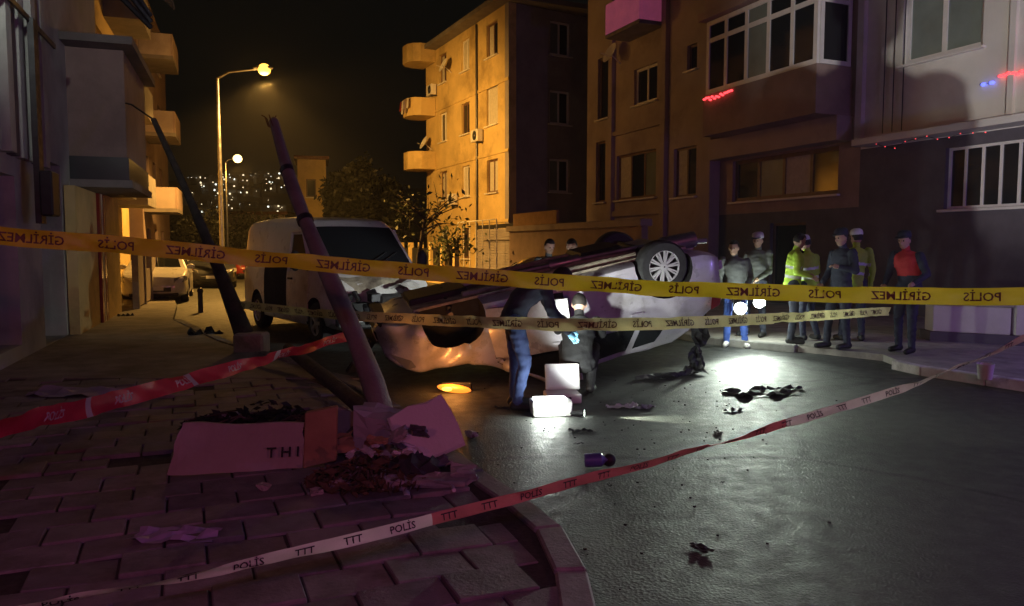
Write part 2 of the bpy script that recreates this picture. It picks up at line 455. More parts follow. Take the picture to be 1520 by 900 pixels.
# ------------------------------------------------------------------ buildings
def window(root, Pf, s0, s1, z0, z1, style, rec):
    """frame > pane pieces in an opening; Pf(s,z,off) maps the facade"""
    fm = {'w':'frame_white','b':'frame_brown'}[style.get('f','w')]
    fw = style.get('fw', .07); nm = style.get('n', 2); tr = style.get('tr', None)
    mb = MB(); d = .06
    def bar(a0,a1,b0,b1,dd=d):
        mb.obox(Pf(a0,b0,-rec), Pf(a1,b0,-rec)-Pf(a0,b0,-rec), Pf(a0,b0,-rec+dd)-Pf(a0,b0,-rec), Vector((0,0,b1-b0)), 0)
    bar(s0,s1,z0,z0+fw); bar(s0,s1,z1-fw,z1)
    bar(s0,s0+fw,z0+fw,z1-fw); bar(s1-fw,s1,z0+fw,z1-fw)
    w = (s1-s0)/nm
    for k in range(1,nm): bar(s0+k*w-fw/2, s0+k*w+fw/2, z0+fw, z1-fw, d-.008)
    if tr: bar(s0+fw, s1-fw, tr-fw/2, tr+fw/2, d-.014)
    fr = part(mb, 'window', fm, root)
    gm = style.get('g','glass')
    for k in range(nm):
        p = MB(); a, b = s0+k*w+fw*.4, s0+(k+1)*w-fw*.4
        p.obox(Pf(a,z0+fw*.4,-rec+.018), Pf(b,z0+fw*.4,-rec+.018)-Pf(a,z0+fw*.4,-rec+.018), Pf(a,z0+fw*.4,-rec+.026)-Pf(a,z0+fw*.4,-rec+.018), Vector((0,0,z1-z0-fw*.8)), 0)
        gg = gm[k % len(gm)] if isinstance(gm, (list,tuple)) else gm
        part(p, 'pane', gg, fr)
    if style.get('sill', True):
        p = MB(); p.obox(Pf(s0-.08,z0-.06,-rec+.02), Pf(s1+.08,z0-.06,0)-Pf(s0-.08,z0-.06,0), Pf(s0,0,.09+rec)-Pf(s0,0,.0), Vector((0,0,.05)), 0)
        part(p, 'sill', style.get('sm','frame_white'), fr)
    if style.get('grille'):
        p = MB(); n = max(3, int((s1-s0)/.14))
        for k in range(n+1):
            s = s0+(s1-s0)*k/n; p.tube([Pf(s,z0,.03), Pf(s,z1,.03)], .009, 5)
        for z in (z0+.1,(z0+z1)/2,z1-.1): p.tube([Pf(s0,z,.03), Pf(s1,z,.03)], .009, 5)
        part(p, 'grille', 'dark_metal', fr)
def facade(root, Pf, W, H, openings, m, depth=6.0, rec=.16, name='wall', z0=0.0, s0=0.0, roof=True):
    """wall with real openings, reveals, closed sides, back and roof"""
    ss = sorted(set([s0,W]+[o[0] for o in openings]+[o[1] for o in openings]))
    zs = sorted(set([z0,H]+[o[2] for o in openings]+[o[3] for o in openings]))
    mb = MB()
    for a,b in zip(ss,ss[1:]):
        for c,d in zip(zs,zs[1:]):
            cm, dm = (a+b)/2, (c+d)/2
            if any(o[0]<cm<o[1] and o[2]<dm<o[3] for o in openings): continue
            mb.quad(Pf(a,c,0),Pf(b,c,0),Pf(b,d,0),Pf(a,d,0))
    for o in openings:
        a,b,c,d = o[:4]
        for (p,q) in (((a,c),(b,c)),((b,c),(b,d)),((b,d),(a,d)),((a,d),(a,c))):
            mb.quad(Pf(p[0],p[1],0),Pf(q[0],q[1],0),Pf(q[0],q[1],-rec-.05),Pf(p[0],p[1],-rec-.05))
        mb.quad(Pf(a,c,-rec-.05),Pf(b,c,-rec-.05),Pf(b,d,-rec-.05),Pf(a,d,-rec-.05))
    mb.quad(Pf(s0,z0,0),Pf(s0,H,0),Pf(s0,H,-depth),Pf(s0,z0,-depth))
    mb.quad(Pf(W,z0,0),Pf(W,H,0),Pf(W,H,-depth),Pf(W,z0,-depth))
    mb.quad(Pf(s0,z0,-depth),Pf(W,z0,-depth),Pf(W,H,-depth),Pf(s0,H,-depth))
    if roof: mb.quad(Pf(s0,H,0),Pf(W,H,0),Pf(W,H,-depth),Pf(s0,H,-depth))
    o = part(mb, name, m, root)
    for op in openings:
        st = op[4] if len(op) > 4 else {}
        if st is not None: window(root, Pf, op[0],op[1],op[2],op[3], st, rec)
    return o
def mapper(O, u, n):
    O, u, n = Vector(O), Vector(u).normalized(), Vector(n).normalized()
    return lambda s, z, off=0.0: Vector((O.x+u.x*s+n.x*off, O.y+u.y*s+n.y*off, O.z+z))
def slab(root, Pf, s0, s1, z0, z1, o0, o1, name, m, bevel=0):
    mb = MB(); a = Pf(s0,z0,o0)
    mb.obox(a, Pf(s1,z0,o0)-a, Pf(s0,z0,o1)-a, Vector((0,0,z1-z0)), 0)
    return part(mb, name, m, root, bevel=bevel)

# --- the sodium-lit block at the end of the street (two faces meet at its corner)
CA = Vector((-.14,33,0))
A = thing('apartment_building', 'yellow lit four storey apartment block with round balconies and a dark side', 'building', CA)
uL = Vector((-.43,.9,0)); nL = Vector((-.9,-.43,0)).normalized()
PL = mapper(CA, uL, nL)
ops = []
for fl in range(4):
    zb = 1.0+2.95*fl
    for (a,b) in ((1.1,2.3),(4.3,5.3),(7.3,8.3)):
        g = {0:['curtain','glass'],1:['glass','curtain'],2:['glass','glass'],3:['curtain','curtain']}[(fl+int(a*2))%4]
        big = a < 2 and fl == 2
        ops.append((a, b, zb, zb+(1.75 if big else 1.45), {'f':'w' if (fl+int(a))%2 else 'b','n':1 if big else 2,'g':'curtain' if big else g,'fw':.08}))
facade(A, PL, 10.4, 11.7, ops, 'plaster_yellow', depth=.35)
for fl in range(3): slab(A, PL, -.06, 10.4, 2.62+2.95*fl, 2.74+2.95*fl, .0, .05, 'floor_band', 'plaster_yellow')
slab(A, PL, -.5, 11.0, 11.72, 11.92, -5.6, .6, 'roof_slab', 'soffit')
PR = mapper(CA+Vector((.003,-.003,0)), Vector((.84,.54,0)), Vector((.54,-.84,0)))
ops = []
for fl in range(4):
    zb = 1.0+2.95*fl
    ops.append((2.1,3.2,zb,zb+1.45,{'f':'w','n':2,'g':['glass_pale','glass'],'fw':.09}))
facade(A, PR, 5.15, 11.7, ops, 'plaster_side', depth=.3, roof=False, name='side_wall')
for fl in range(2,5):
    # balconies with rounded ends at the far end of the lit face
    mb = MB(); z = 2.75*fl+.1
    path = [(8.9,.02),(8.9,.8),(9.1,1.15),(9.5,1.35),(10.2,1.35),(10.6,1.1),(10.75,.7),(10.75,.02)]
    pts = [PL(s,z,o) for s,o in path]
    n = len(pts)
    mb.add([*pts, *[p+Vector((0,0,.16)) for p in pts]], [tuple(range(n)), tuple(range(2*n-1,n-1,-1))]+[(i,i+1,i+1+n,i+n) for i in range(n-1)])
    for i in range(n-1):
        a, b = pts[i]+Vector((0,0,.16)), pts[i+1]+Vector((0,0,.16)); h = Vector((0,0,.75))
        c = sum(pts, Vector())/n+Vector((0,0,.16)); ia, ib = a.lerp(c,.08), b.lerp(c,.08)
        mb.add([a,b,b+h,a+h,ia,ib,ib+h,ia+h], [(0,1,2,3),(5,4,7,6),(3,2,6,7)])
    part(mb, 'balcony', 'plaster_yellow', A)
mb = MB(); mb.tube([PL(3.3,0,.06), PL(3.3,11.6,.06)], .05, 8)
part(mb, 'downpipe', 'dark_metal', A)

# --- the right-hand row
QR = Vector((9.6,14.5,0)); uR = Vector((-.388,.922,0)); nR = Vector((-.922,-.388,0))
B1 = thing('apartment_building', 'tan apartment block with a pink glowing balcony beside the brown block', 'building', QR+uR*9)
PB1 = mapper(QR+nR*.35, uR, nR)
ops = [(11.9,13.3,6.3,7.5,{'n':2,'fw':.09}), (11.9,14.4,3.2,4.75,{'n':3,'g':['glass_pale','glass','curtain'],'f':'b','fw':.08}),
       (9.75,10.9,3.1,4.6,{'n':2,'g':['glass','curtain'],'f':'b'}), (9.8,10.3,6.85,7.6,{'n':1,'f':'b'}),
       (15.2,15.9,3.2,5.4,{'n':1,'f':'b'}), (15.0,15.8,6.2,8.4,{'n':1,'f':'b'}), (12.0,13.5,9.0,10.8,{'n':2,'g':'glass'})]
facade(B1, PB1, 16.6, 13.5, ops, 'plaster_tan', depth=7.0, s0=9.1)
slab(B1, PB1, 11.2, 14.6, 2.62, 2.82, .0, .10, 'floor_band', 'plaster_tan')
slab(B1, PB1, 11.3, 14.6, 5.45, 5.6, .0, .10, 'floor_band', 'plaster_tan')
slab(B1, PB1, 11.25, 11.5, 0.1, 13.4, .0, .14, 'corner_pier', 'plaster_tan')
slab(B1, PB1, 14.55, 14.8, 0.1, 13.4, .0, .14, 'corner_pier', 'plaster_tan')
slab(B1, PB1, 11.5, 13.6, 8.5, 8.62, .01, .95, 'balcony_floor', 'soffit')
slab(B1, PB1, 11.5, 13.6, 8.63, 9.6, .86, .95, 'balcony_front', 'pink_glow')
slab(B1, PB1, 11.5, 11.58, 8.63, 9.6, .01, .85, 'balcony_end', 'pink_glow')
slab(B1, PB1, 11.55, 13.55, 11.2, 11.3, .01, 1.0, 'balcony_roof', 'soffit')

B2 = thing('apartment_building', 'brown and white apartment block with a glazed bay above a dark ground storey', 'building', QR)
PB2 = mapper(QR, uR, nR)
ops = [(1.05,2.9,5.5,7.05,{'n':2,'g':'glass_pale','fw':.11}), (-2.6,-.8,5.5,7.05,{'n':2,'g':'glass_pale','fw':.11}),
       (1.1,2.9,8.5,10.0,{'n':2,'fw':.11})]
facade(B2, PB2, 3.95, 13.0, ops, 'plaster_white', depth=7.0, s0=-5.0, z0=3.82, name='upper_wall')
ops = [(4.6,8.5,2.85,4.0,{'n':4,'g':['glass','curtain','glass_pale','glass'],'fw':.1,'f':'b'})]
facade(B2, PB2, 9.08, 13.0, ops, 'plaster_brown', depth=7.0, s0=3.955, z0=2.5, name='brown_wall')
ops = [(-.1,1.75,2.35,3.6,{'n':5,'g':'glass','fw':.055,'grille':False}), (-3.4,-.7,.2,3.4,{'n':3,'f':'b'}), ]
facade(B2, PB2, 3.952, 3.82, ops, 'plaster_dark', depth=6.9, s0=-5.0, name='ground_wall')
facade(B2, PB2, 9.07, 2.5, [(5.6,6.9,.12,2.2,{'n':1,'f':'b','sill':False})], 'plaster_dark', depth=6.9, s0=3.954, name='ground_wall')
slab(B2, PB2, -5.0, 3.7, 3.84, 3.98, .0, .55, 'canopy', 'plaster_white')
slab(B2, PB2, 4.2, 9.0, 4.05, 4.62, .0, .5, 'beam', 'plaster_tan')
# glazed bay: parapet, posts, panes, roof slab
bs0, bs1, bo = 4.25, 8.45, 1.1
slab(B2, PB2, bs0, bs1, 4.63, 5.75, .01, bo, 'bay_parapet', 'plaster_brown')
slab(B2, PB2, bs0-.1, bs1+.1, 7.75, 7.95, .01, bo+.15, 'bay_roof', 'plaster_brown')
slab(B2, PB2, bs0, bs1, 7.952, 12.9, .01, bo, 'bay_upper', 'plaster_brown')
PBf = mapper(PB2(0,0,bo), uR, nR)
window(B2, PBf, bs0+.05, bs1-.05, 5.76, 7.72, {'n':5,'fw':.12,'tr':7.2,'g':['glass','glass','glass_pale','glass','glass'],'sill':False}, .1)
PBs = mapper(PB2(bs1,0,.02), nR, uR)
window(B2, PBs, .05, bo-.12, 5.76, 7.72, {'n':1,'fw':.1,'tr':7.2,'sill':False}, .06)
PBs2 = mapper(PB2(bs0,0,.02), nR, -uR)
window(B2, PBs2, .05, bo-.12, 5.76, 7.72, {'n':1,'fw':.1,'tr':7.2,'sill':False}, .06)
slab(B2, PB2, 3.86, 4.04, 3.99, 12.95, .0, .12, 'corner_pier', 'plaster_white')
slab(B2, PB2, .35, .47, 3.99, 12.95, .0, .07, 'corner_pier', 'plaster_white')
# reflected emergency light put in as glowing beads on made-up strands
def beads(name, label, pts, m, r=.022, cable=True, cat='beacon glints'):
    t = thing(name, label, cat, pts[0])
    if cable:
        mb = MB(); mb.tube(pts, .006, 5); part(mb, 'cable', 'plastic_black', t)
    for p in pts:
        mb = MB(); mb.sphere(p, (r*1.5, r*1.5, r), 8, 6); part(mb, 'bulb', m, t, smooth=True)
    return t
def run(Pf, s0, s1, z, off, n, amp):
    return [Pf(s0+(s1-s0)*k/(n-1), z+random.uniform(-amp,amp), off+random.uniform(0,.02)) for k in range(n)]
beads('beacon_glints', 'red beacon reflection put in as bulbs under the glazed bay windows', run(PB2, 7.2, 8.35, 5.62, bo+.03, 14, .05), 'glow_red', .03)
beads('beacon_glints', 'bright red beacon reflection put in as bulbs on the white wall', run(PB2, -.05, .62, 4.83, .05, 9, .03), 'glow_red', .03)
beads('beacon_glints', 'blue beacon reflection put in as two bulbs beside the red strip on the white wall', run(PB2, .78, .95, 4.74, .05, 2, .01), 'glow_blue', .035)
beads('beacon_glints', 'sparse red beacon reflection put in as bulbs along the canopy edge', run(PB2, .5, 3.0, 3.72, .56, 11, .1), 'glow_red', .009)
beads('beacon_glints', 'short red beacon reflection put in as bulbs high on the white wall', run(PB2, -.1, .12, 5.6, .05, 4, .12), 'glow_red', .02)

# boundary wall with an orange lit board, railing, garage shutter behind the crash
PW = mapper(QR+nR*3.2+uR*5.2, uR, nR)
w = thing('garden_wall', 'long tan garden wall with a coping in front of the apartment blocks', 'wall', PW(0,0))
slab(w, PW, 3.0, 12.2, 0.0, 2.12, -.2, 0, 'wall', 'plaster_brown'); slab(w, PW, 2.9, 12.3, 2.122, 2.32, -.28, .1, 'coping', 'plaster_tan', bevel=.015)
w = thing('sign_board', 'orange blank board fixed above the garden wall', 'sign', PW(9,2.3))
slab(w, PW, 8.3, 12.0, 2.33, 2.78, -.16, -.06, 'panel', 'cardboard', bevel=.01)
for s in (8.6, 11.6): slab(w, PW, s, s+.08, 2.325, 2.7, -.22, -.165, 'bracket', 'dark_metal')
w = thing('railing', 'thin metal railing standing beyond the garden wall', 'railing', PW(12.6,0))
for k in range(7):
    mb = MB(); p = PW(12.5+k*.75,0,.4); mb.tube([p, p+Vector((0,0,2.62))], .02, 6); part(mb, 'post', 'frame_white', w)
for z in (2.6,):
    mb = MB(); mb.tube([PW(12.5,z,.4), PW(17,z,.4)], .022, 6); part(mb, 'rail', 'frame_white', w)
w = thing('roller_shutter', 'closed slatted roller shutter behind the overturned car', 'shutter', PW(13,0,-.8))
for k in range(20): slab(w, PW, 12.6, 18.0, .02+k*.115, .02+k*.115+.105, -.9, -.86+(.02 if k%2 else 0), 'slat', 'plaster_side')
slab(w, PW, 12.5, 18.1, 2.34, 2.5, -1.0, -.8, 'box', 'dark_metal')
# low white wall on the right pavement
PWl = mapper(G(1352,512), G(1640,530)-G(1352,512), Vector((-.1,-1,0)))
w = thing('low_wall', 'low white plastered wall with a dark plinth on the right pavement', 'wall', PWl(0,0))
slab(w, PWl, .3, 1.35, .24, .66, -.3, 0, 'panel', 'plaster_white', bevel=.01); slab(w, PWl, 1.40, 4.0, .24, .74, -.34, .02, 'panel', 'plaster_white', bevel=.01)
slab(w, PWl, .25, 4.05, .05, .238, -.36, .05, 'plinth', 'plaster_dark'); slab(w, PWl, .22, 1.37, .662, .72, -.34, .04, 'coping', 'concrete', bevel=.008)
slab(w, PWl, 1.375, 4.05, .742, .80, -.38, .06, 'coping', 'concrete', bevel=.008)

# --- the left-hand row
OL = Vector((-6.2,9.4,0)); ul = Vector((-.35,1,0)).normalized(); nl = Vector((1,.35,0)).normalized()
PLf = mapper(OL, ul, nl)
C1 = thing('apartment_building', 'grey shop building with tall pale shutters and an overhanging bay', 'building', OL)
facade(C1, PLf, 7.6, 10.5, [(2.1,3.6,.12,2.9,None),(-.9,.8,.3,2.5,None)], 'plaster_grey', depth=6, s0=-4.5, rec=.5)
for k in range(9):   # tall vertical fins on the upper wall
    s = -1.2+k*.42
    slab(C1, PLf, s, s+.24, 2.75, 8.0, .0, .10 if k%3 else .16, 'fin', 'plaster_grey' if k%3 != 1 else 'plaster_dark')
slab(C1, PLf, 1.05, 1.3, 1.9, 4.6, .165, .24, 'downpipe', 'dark_metal')
slab(C1, PLf, .95, 1.4, 2.0, 2.6, .245, .40, 'meter_box', 'plastic_black', bevel=.02)
slab(C1, PLf, -1.3, 2.6, 4.55, 4.62, .17, .2, 'cable_tray', 'dark_metal')
for k in range(6):
    slab(C1, PLf, -.85+k*.28, -.85+k*.28+.2, .3, 2.4, -.35, -.3, 'shutter_slat', 'plaster_grey')
slab(C1, PLf, 2.15, 3.55, .12, 2.86, -.42, -.36, 'door', 'paint_dark')
slab(C1, PLf, 4.3, 7.5, 2.62, 2.75, .0, .98, 'bay_floor', 'soffit')
slab(C1, PLf, 4.35, 7.45, 2.752, 3.15, .0, .93, 'bay_band', 'paint_dark')
slab(C1, PLf, 4.37, 7.43, 3.152, 5.0, .0, .90, 'bay', 'plaster_brown')
slab(C1, PLf, 3.9, 7.7, 5.01, 5.14, .0, 1.1, 'bay_roof', 'soffit')
mb = MB()
for k in range(3): mb.tube([PLf(3.6,6.6+.5*k,.1), PLf(5.0,5.6+.1*k,1.3)], .05, 6)
part(mb, 'awning_struts', 'dark_metal', C1)
mb = MB(); a,b,c,d = PLf(2.6,7.4,.05),PLf(5.2,7.4,.05),PLf(5.2,6.0,1.7),PLf(2.6,6.0,1.7)
mb.obox(a, b-a, d-a, Vector((0,0,.06)), 0); part(mb, 'awning', 'soffit', C1)

C2 = thing('apartment_building', 'tall orange lit apartment block beyond the overhanging bay', 'building', PLf(7.9,0))
PL2 = mapper(PLf(7.9,0,-1.1), ul, nl)
ops = [(1.2+3*k, 2.5+3*k, .9+2.9*f, 2.3+2.9*f, {'n':2,'f':'b','sm':'plaster_tan'}) for f in range(1,4) for k in range(4)]
facade(C2, PL2, 13, 12.5, ops, 'plaster_yellow', depth=6, s0=-.2)
for f in range(1,4):
    for s in (3.0, 8.6):
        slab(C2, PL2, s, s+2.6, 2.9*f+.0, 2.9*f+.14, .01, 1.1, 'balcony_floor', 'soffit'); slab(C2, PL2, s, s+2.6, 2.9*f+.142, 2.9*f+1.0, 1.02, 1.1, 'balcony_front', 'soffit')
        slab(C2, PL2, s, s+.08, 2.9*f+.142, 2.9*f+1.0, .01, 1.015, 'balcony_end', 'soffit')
slab(C2, PL2, -.3, .25, .0, 9.0, .0, .5, 'corner_pier', 'plaster_white')
C3 = thing('apartment_building', 'farther apartment block with stacked balconies along the left side', 'building', PLf(22,0))
PL3 = mapper(PLf(21.5,0,-.7), ul, nl)
ops = [(1.2+3*k, 2.5+3*k, .9+2.9*f, 2.3+2.9*f, {'n':2,'f':'b'}) for f in range(0,4) for k in range(3)]
facade(C3, PL3, 12, 12.0, ops, 'plaster_brown', depth=6)
for f in range(1,4):
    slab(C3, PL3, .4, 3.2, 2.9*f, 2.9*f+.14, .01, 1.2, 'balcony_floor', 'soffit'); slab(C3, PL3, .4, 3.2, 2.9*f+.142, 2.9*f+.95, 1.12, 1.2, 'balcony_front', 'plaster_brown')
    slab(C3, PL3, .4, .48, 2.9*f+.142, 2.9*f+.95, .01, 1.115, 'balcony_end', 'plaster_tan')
# entrance wall lit orange, with red and white gate posts
g = thing('entrance_wall', 'orange lit entrance wall with red and white gate posts', 'wall', PLf(4.3,0))
slab(g, PLf, 3.7, 5.7, .0, 2.6, .02, .18, 'wall', 'plaster_yellow')
slab(g, PLf, 6.6, 8.4, .0, 2.7, .02, .2, 'wall', 'plaster_yellow')
for k, (s, m) in enumerate(((5.8,'paint_red'),(6.0,'plaster_white'),(6.25,'paint_red'))):
    slab(g, PLf, s, s+.16, .0, 2.6, .03, .22, 'gate_post', m)
# a low house and fence closing the street left of the lamp
g = thing('street_fence', 'low fence of panels and posts along the left pavement', 'fence', PLf(10,0))
PFe = mapper(PLf(9.2,.1,.4), ul, nl)
for k in range(9):
    slab(g, PFe, k*1.5, k*1.5+.14, 0, 1.5, -.07, .07, 'post', 'concrete')
    if k < 8: slab(g, PFe, k*1.5+.15, k*1.5+1.49, 0.05, .9 if k%2 else 1.3, -.03, .03, 'panel', 'plaster_tan')

# fence, gate wall and planting in front of the lit block
PFa = mapper(PL(-.6,0,2.6), uL, nL)
g = thing('garden_fence', 'rail fence on a low wall before the yellow lit block', 'fence', PFa(0,0))
slab(g, PFa, 0, 9, 0, .75, -.12, .12, 'base_wall', 'plaster_yellow')
for k in range(7): slab(g, PFa, k*1.45, k*1.45+.22, .752, 1.75, -.1, .1, 'post', 'plaster_yellow')
for k in range(6):
    for j in range(8): slab(g, PFa, k*1.45+.28+j*.145, k*1.45+.31+j*.145, .753, 1.5, -.02, .02, 'bar', 'dark_metal')

def ac_unit(root, Pf, s, z):
    o = slab(root, Pf, s, s+.78, z, z+.54, .06, .34, 'air_conditioner', 'frame_white', bevel=.02)
    mb = MB(); u_ = (Pf(1,0)-Pf(0,0)); n_ = (Pf(0,0,1)-Pf(0,0)); q = Matrix((u_, Vector((0,0,1)), n_)).transposed()
    mb.lathe([(.05,.0),(.20,.0),(.215,.012),(.19,.02),(.05,.012)], Pf(s+.3,z+.27,.345), q, 18); part(mb, 'fan_grille', 'dark_metal', o)
    slab(root, Pf, s+.1, s+.14, z-.08, z-.005, .0, .34, 'bracket', 'dark_metal')
def dish(root, Pf, s, z):
    mb = MB(); u_ = (Pf(1,0)-Pf(0,0)); n_ = (Pf(0,0,1)-Pf(0,0)); q = Matrix((u_, Vector((0,0,1)), n_)).transposed() @ Matrix.Rotation(R(-25),3,'X')
    mb.lathe([(.001,.0),(.2,.03),(.36,.11),(.37,.11)], Pf(s,z,.35), q, 20); mb.tube([Pf(s,z-.3,.0), Pf(s,z-.05,.33)], .02, 6); mb.tube([Pf(s,z-.1,.4), Pf(s,z+.0,.8)], .012, 5)
    part(mb, 'satellite_dish', 'frame_white', root, smooth=40)
for s_, z_ in ((2.6,6.3),(5.7,3.6),(8.6,9.4)): ac_unit(A, PL, s_, z_)
dish(A, PL, 6.6, 10.4); dish(A, PL, 9.6, 7.0)
dish(B1, PB1, 14.2, 8.2)
mb = MB()
for k in range(3): mb.tube([PB2(3.4-.1*k,12.5,.06), PB2(3.4-.1*k,7.6,.07), PB2(3.3-.25*k,7.3,.06), PB2(3.3-.25*k,4.1,.06)], .012, 5)
part(mb, 'cables', 'plastic_black', B2)
for k in range(5):
    mb = MB(); s0_ = 9.05+.3*k; zt = 2.75*3+.95
    a, b = PL(s0_,zt,1.42), PL(s0_+.24,zt,1.42); h = Vector((0,0,-(.5+.2*(k%2))))
    mb.add([a,b,b+h+PL(0,0,.06)-PL(0,0,0),a+h+PL(0,0,.03)-PL(0,0,0)], [(0,1,2,3)]); part(mb, 'laundry', ['cloth_grey','cap_white','cloth_blue','cap_white','cloth_red'][k] if False else ['frame_white','plaster_brown','sheet_violet','frame_white','paint_red'][k], A)
# a cable strung from the leaning pole's side across the street
# ------------------------------------------------------------------ trees and leaves
def leaf_cloud(mb, pts, size, n, spread):
    for p in pts:
        for k in range(n):
            c = p + Vector((random.gauss(0,spread), random.gauss(0,spread), random.gauss(0,spread)))
            a = Vector((random.gauss(0,1),random.gauss(0,1),random.gauss(0,1))).normalized(); b = a.orthogonal().normalized()
            b = Quaternion(a, random.uniform(0,6.28)) @ b; s = size*random.uniform(.6,1.3)
            c2 = a.cross(b)
            mb.add([c-b*s, c+c2*s*.45, c+b*s, c-c2*s*.45], [(0,1,2,3)])
def tree(name, label, loc, h, spread, nb, leaf_n, leaf_s, lm, tilt=0.0, base=.35, group=None, seed=1):
    random.seed(seed)
    t = thing(name, label, 'tree', loc, 0, group); L = Vector(loc)
    trunk = MB(); tip = L+Vector((tilt,0,h*.62)); trunk.tube([L-Vector((0,0,.1)), L+Vector((tilt*.3,.05,h*.3)), tip], [h*.028, h*.02, h*.012], 8)
    br = []
    for k in range(nb):
        z = random.uniform(base,.62); p0 = L.lerp(tip, min(1,z/.62)); a = random.uniform(0,6.28)
        d = Vector((math.cos(a), math.sin(a), random.uniform(.2,1.1))).normalized()
        ln = spread*random.uniform(.55,1.05); p1 = p0+d*ln*.5+Vector((0,0,.05*ln)); p2 = p0+d*ln+Vector((0,0,-.06*ln))
        trunk.tube([p0,p1,p2], [h*.009,h*.006,h*.002], 5)
        for q in (p1, p1.lerp(p2,.5), p2): br.append(q)
        for _ in range(2):
            e = p1+Vector((random.gauss(0,1),random.gauss(0,1),random.gauss(.3,.8)))*ln*.3
            trunk.tube([p1, e], [h*.004,h*.0015], 4); br.append(e)
    part(trunk, 'trunk', 'bark', t, smooth=True)
    lv = MB(); leaf_cloud(lv, br, leaf_s, leaf_n, spread*.16)
    tag(part(lv, 'crown', lm, t), kind='stuff')
    return t
tree('street_tree', 'thin sparse leaved tree before the yellow lit facade', P(618,400,27).xy.to_3d(), 4.1, 1.7, 13, 4, .1, 'leaf', tilt=.3, seed=3)
tree('street_tree', 'low leafy shrub tree behind the rail fence', P(668,400,30).xy.to_3d(), 2.6, 1.3, 12, 6, .11, 'leaf', seed=5, base=.2)
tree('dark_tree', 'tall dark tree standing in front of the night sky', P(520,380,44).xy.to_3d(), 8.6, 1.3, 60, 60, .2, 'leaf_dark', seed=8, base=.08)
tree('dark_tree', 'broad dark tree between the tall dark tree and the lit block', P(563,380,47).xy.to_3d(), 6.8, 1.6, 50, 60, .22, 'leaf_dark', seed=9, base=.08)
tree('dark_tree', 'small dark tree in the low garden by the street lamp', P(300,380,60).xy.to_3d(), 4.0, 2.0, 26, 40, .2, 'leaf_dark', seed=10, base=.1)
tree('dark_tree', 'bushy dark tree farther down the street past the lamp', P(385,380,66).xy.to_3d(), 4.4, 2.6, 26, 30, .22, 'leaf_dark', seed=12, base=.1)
random.seed(21)
# lit end wall of a far house between the van and the dark trees
H1 = thing('far_house', 'narrow yellow lit house end beyond the van roof', 'house', P(465,380,48).xy.to_3d())
PH = mapper(P(444,380,48).xy.to_3d(), Vector((1,.25,0)), Vector((.25,-1,0)))
facade(H1, PH, 1.7, 6.9, [(.5,1.1,4.6,5.7,{'n':1,'f':'b'})], 'plaster_yellow', depth=4)
slab(H1, PH, -.2, 1.9, 6.902, 7.1, -4.1, .2, 'roof', 'roof_tile')
H2 = thing('far_house', 'low tan house at the end of the street under the hill', 'house', P(370,380,75).xy.to_3d())
PH2 = mapper(P(330,380,75).xy.to_3d(), Vector((1,.1,0)), Vector((.1,-1,0)))
facade(H2, PH2, 6, 4.6, [(1,2,1.2,2.6,{'n':2}),(3.4,4.4,1.2,2.6,{'n':2,'g':'curtain'})], 'plaster_tan', depth=5)
slab(H2, PH2, -.3, 6.3, 4.602, 4.9, -5.2, .3, 'roof', 'roof_tile')

# ------------------------------------------------------------------ far hill with the lights of a town
mb = MB(); nx, ny = 60, 24
def hz(x, y):
    t = max(0, min(1, (y-180)/520)); s = t*t*(3-2*t)
    return -1+s*(62+8*math.sin(x*.011)+5*math.sin(x*.031+1)) * (1 if x < -20 else max(.15, 1-(x+20)/160))
for j in range(ny+1):
    for i in range(nx+1):
        x = -750+i*17; y = 180+j*26; mb.v.append((x,y,hz(x,y)))
for j in range(ny):
    for i in range(nx): k = j*(nx+1)+i; mb.f.append((k,k+1,k+nx+2,k+nx+1)); mb.mi.append(0)
tag(mb.build('hill', 'hill', smooth=True), kind='structure')
hs = MB(); lt = MB()
def on_hill(px, py):
    d = ray(px, py); t = 170/d.y
    for _ in range(600):
        p = Vector((0,0,CAM_H))+d*t
        if p.z < hz(p.x,p.y): return p
        t += 1.0
    return None
for k in range(230):
    px = random.uniform(272,425); py = 262+abs(random.gauss(0,1))*6 if k < 150 else random.uniform(258,325)
    if k < 150 and random.random() < .25: px = random.uniform(300,380)
    p = on_hill(px, py)
    if p is None: continue
    d = p.length
    b = random.uniform(4,8)
    hs.box(p+Vector((0,3,1.5)), (b,b*.8,random.uniform(4,8)), Matrix.Rotation(random.uniform(-.4,.4),3,'Z'))
    lt.cur = 0 if random.random() < .6 else 1
    q = p*(1-4.0/d)+Vector((0,0,random.uniform(1.5,4.5)))
    lt.sphere(q, random.choice((.2,.3,.4,.6))*d/520, 6, 4)
tag(hs.build('hill_town', 'house_wall'), kind='stuff')
tag(lt.build('town_lights', ['town_light','town_light_white']), kind='stuff')
for k, (px, py, r, m) in enumerate([(295,284,1.1,'town_light_white'),(317,278,.9,'town_light'),(322,292,1.0,'town_light_white'),(333,273,1.0,'town_light'),(343,292,.9,'town_light_white'),(365,279,.9,'town_light_white'),(415,311,1.0,'town_light_white'),(316,301,.7,'town_light'),(354,303,.7,'town_light_white'),(208,262,.8,'town_light'),(207,285,.9,'town_light')]):
    p = on_hill(px, py)
    if p is None: continue
    p = p*.985; d = p.length; r = r*d/420
    t = thing('hill_lamp', 'single bright lamp among the houses of the hillside town', 'lamp', (p.x,p.y,hz(p.x,p.y)), 0, 'bright lamps on the hillside')
    a = MB(); a.tube([(p.x,p.y,hz(p.x,p.y)-1), (p.x,p.y,p.z)], r*.15, 5); part(a, 'pole', 'dark_metal', t)
    a = MB(); a.sphere(p, r, 10, 7); part(a, 'bulb', m, t, smooth=True)

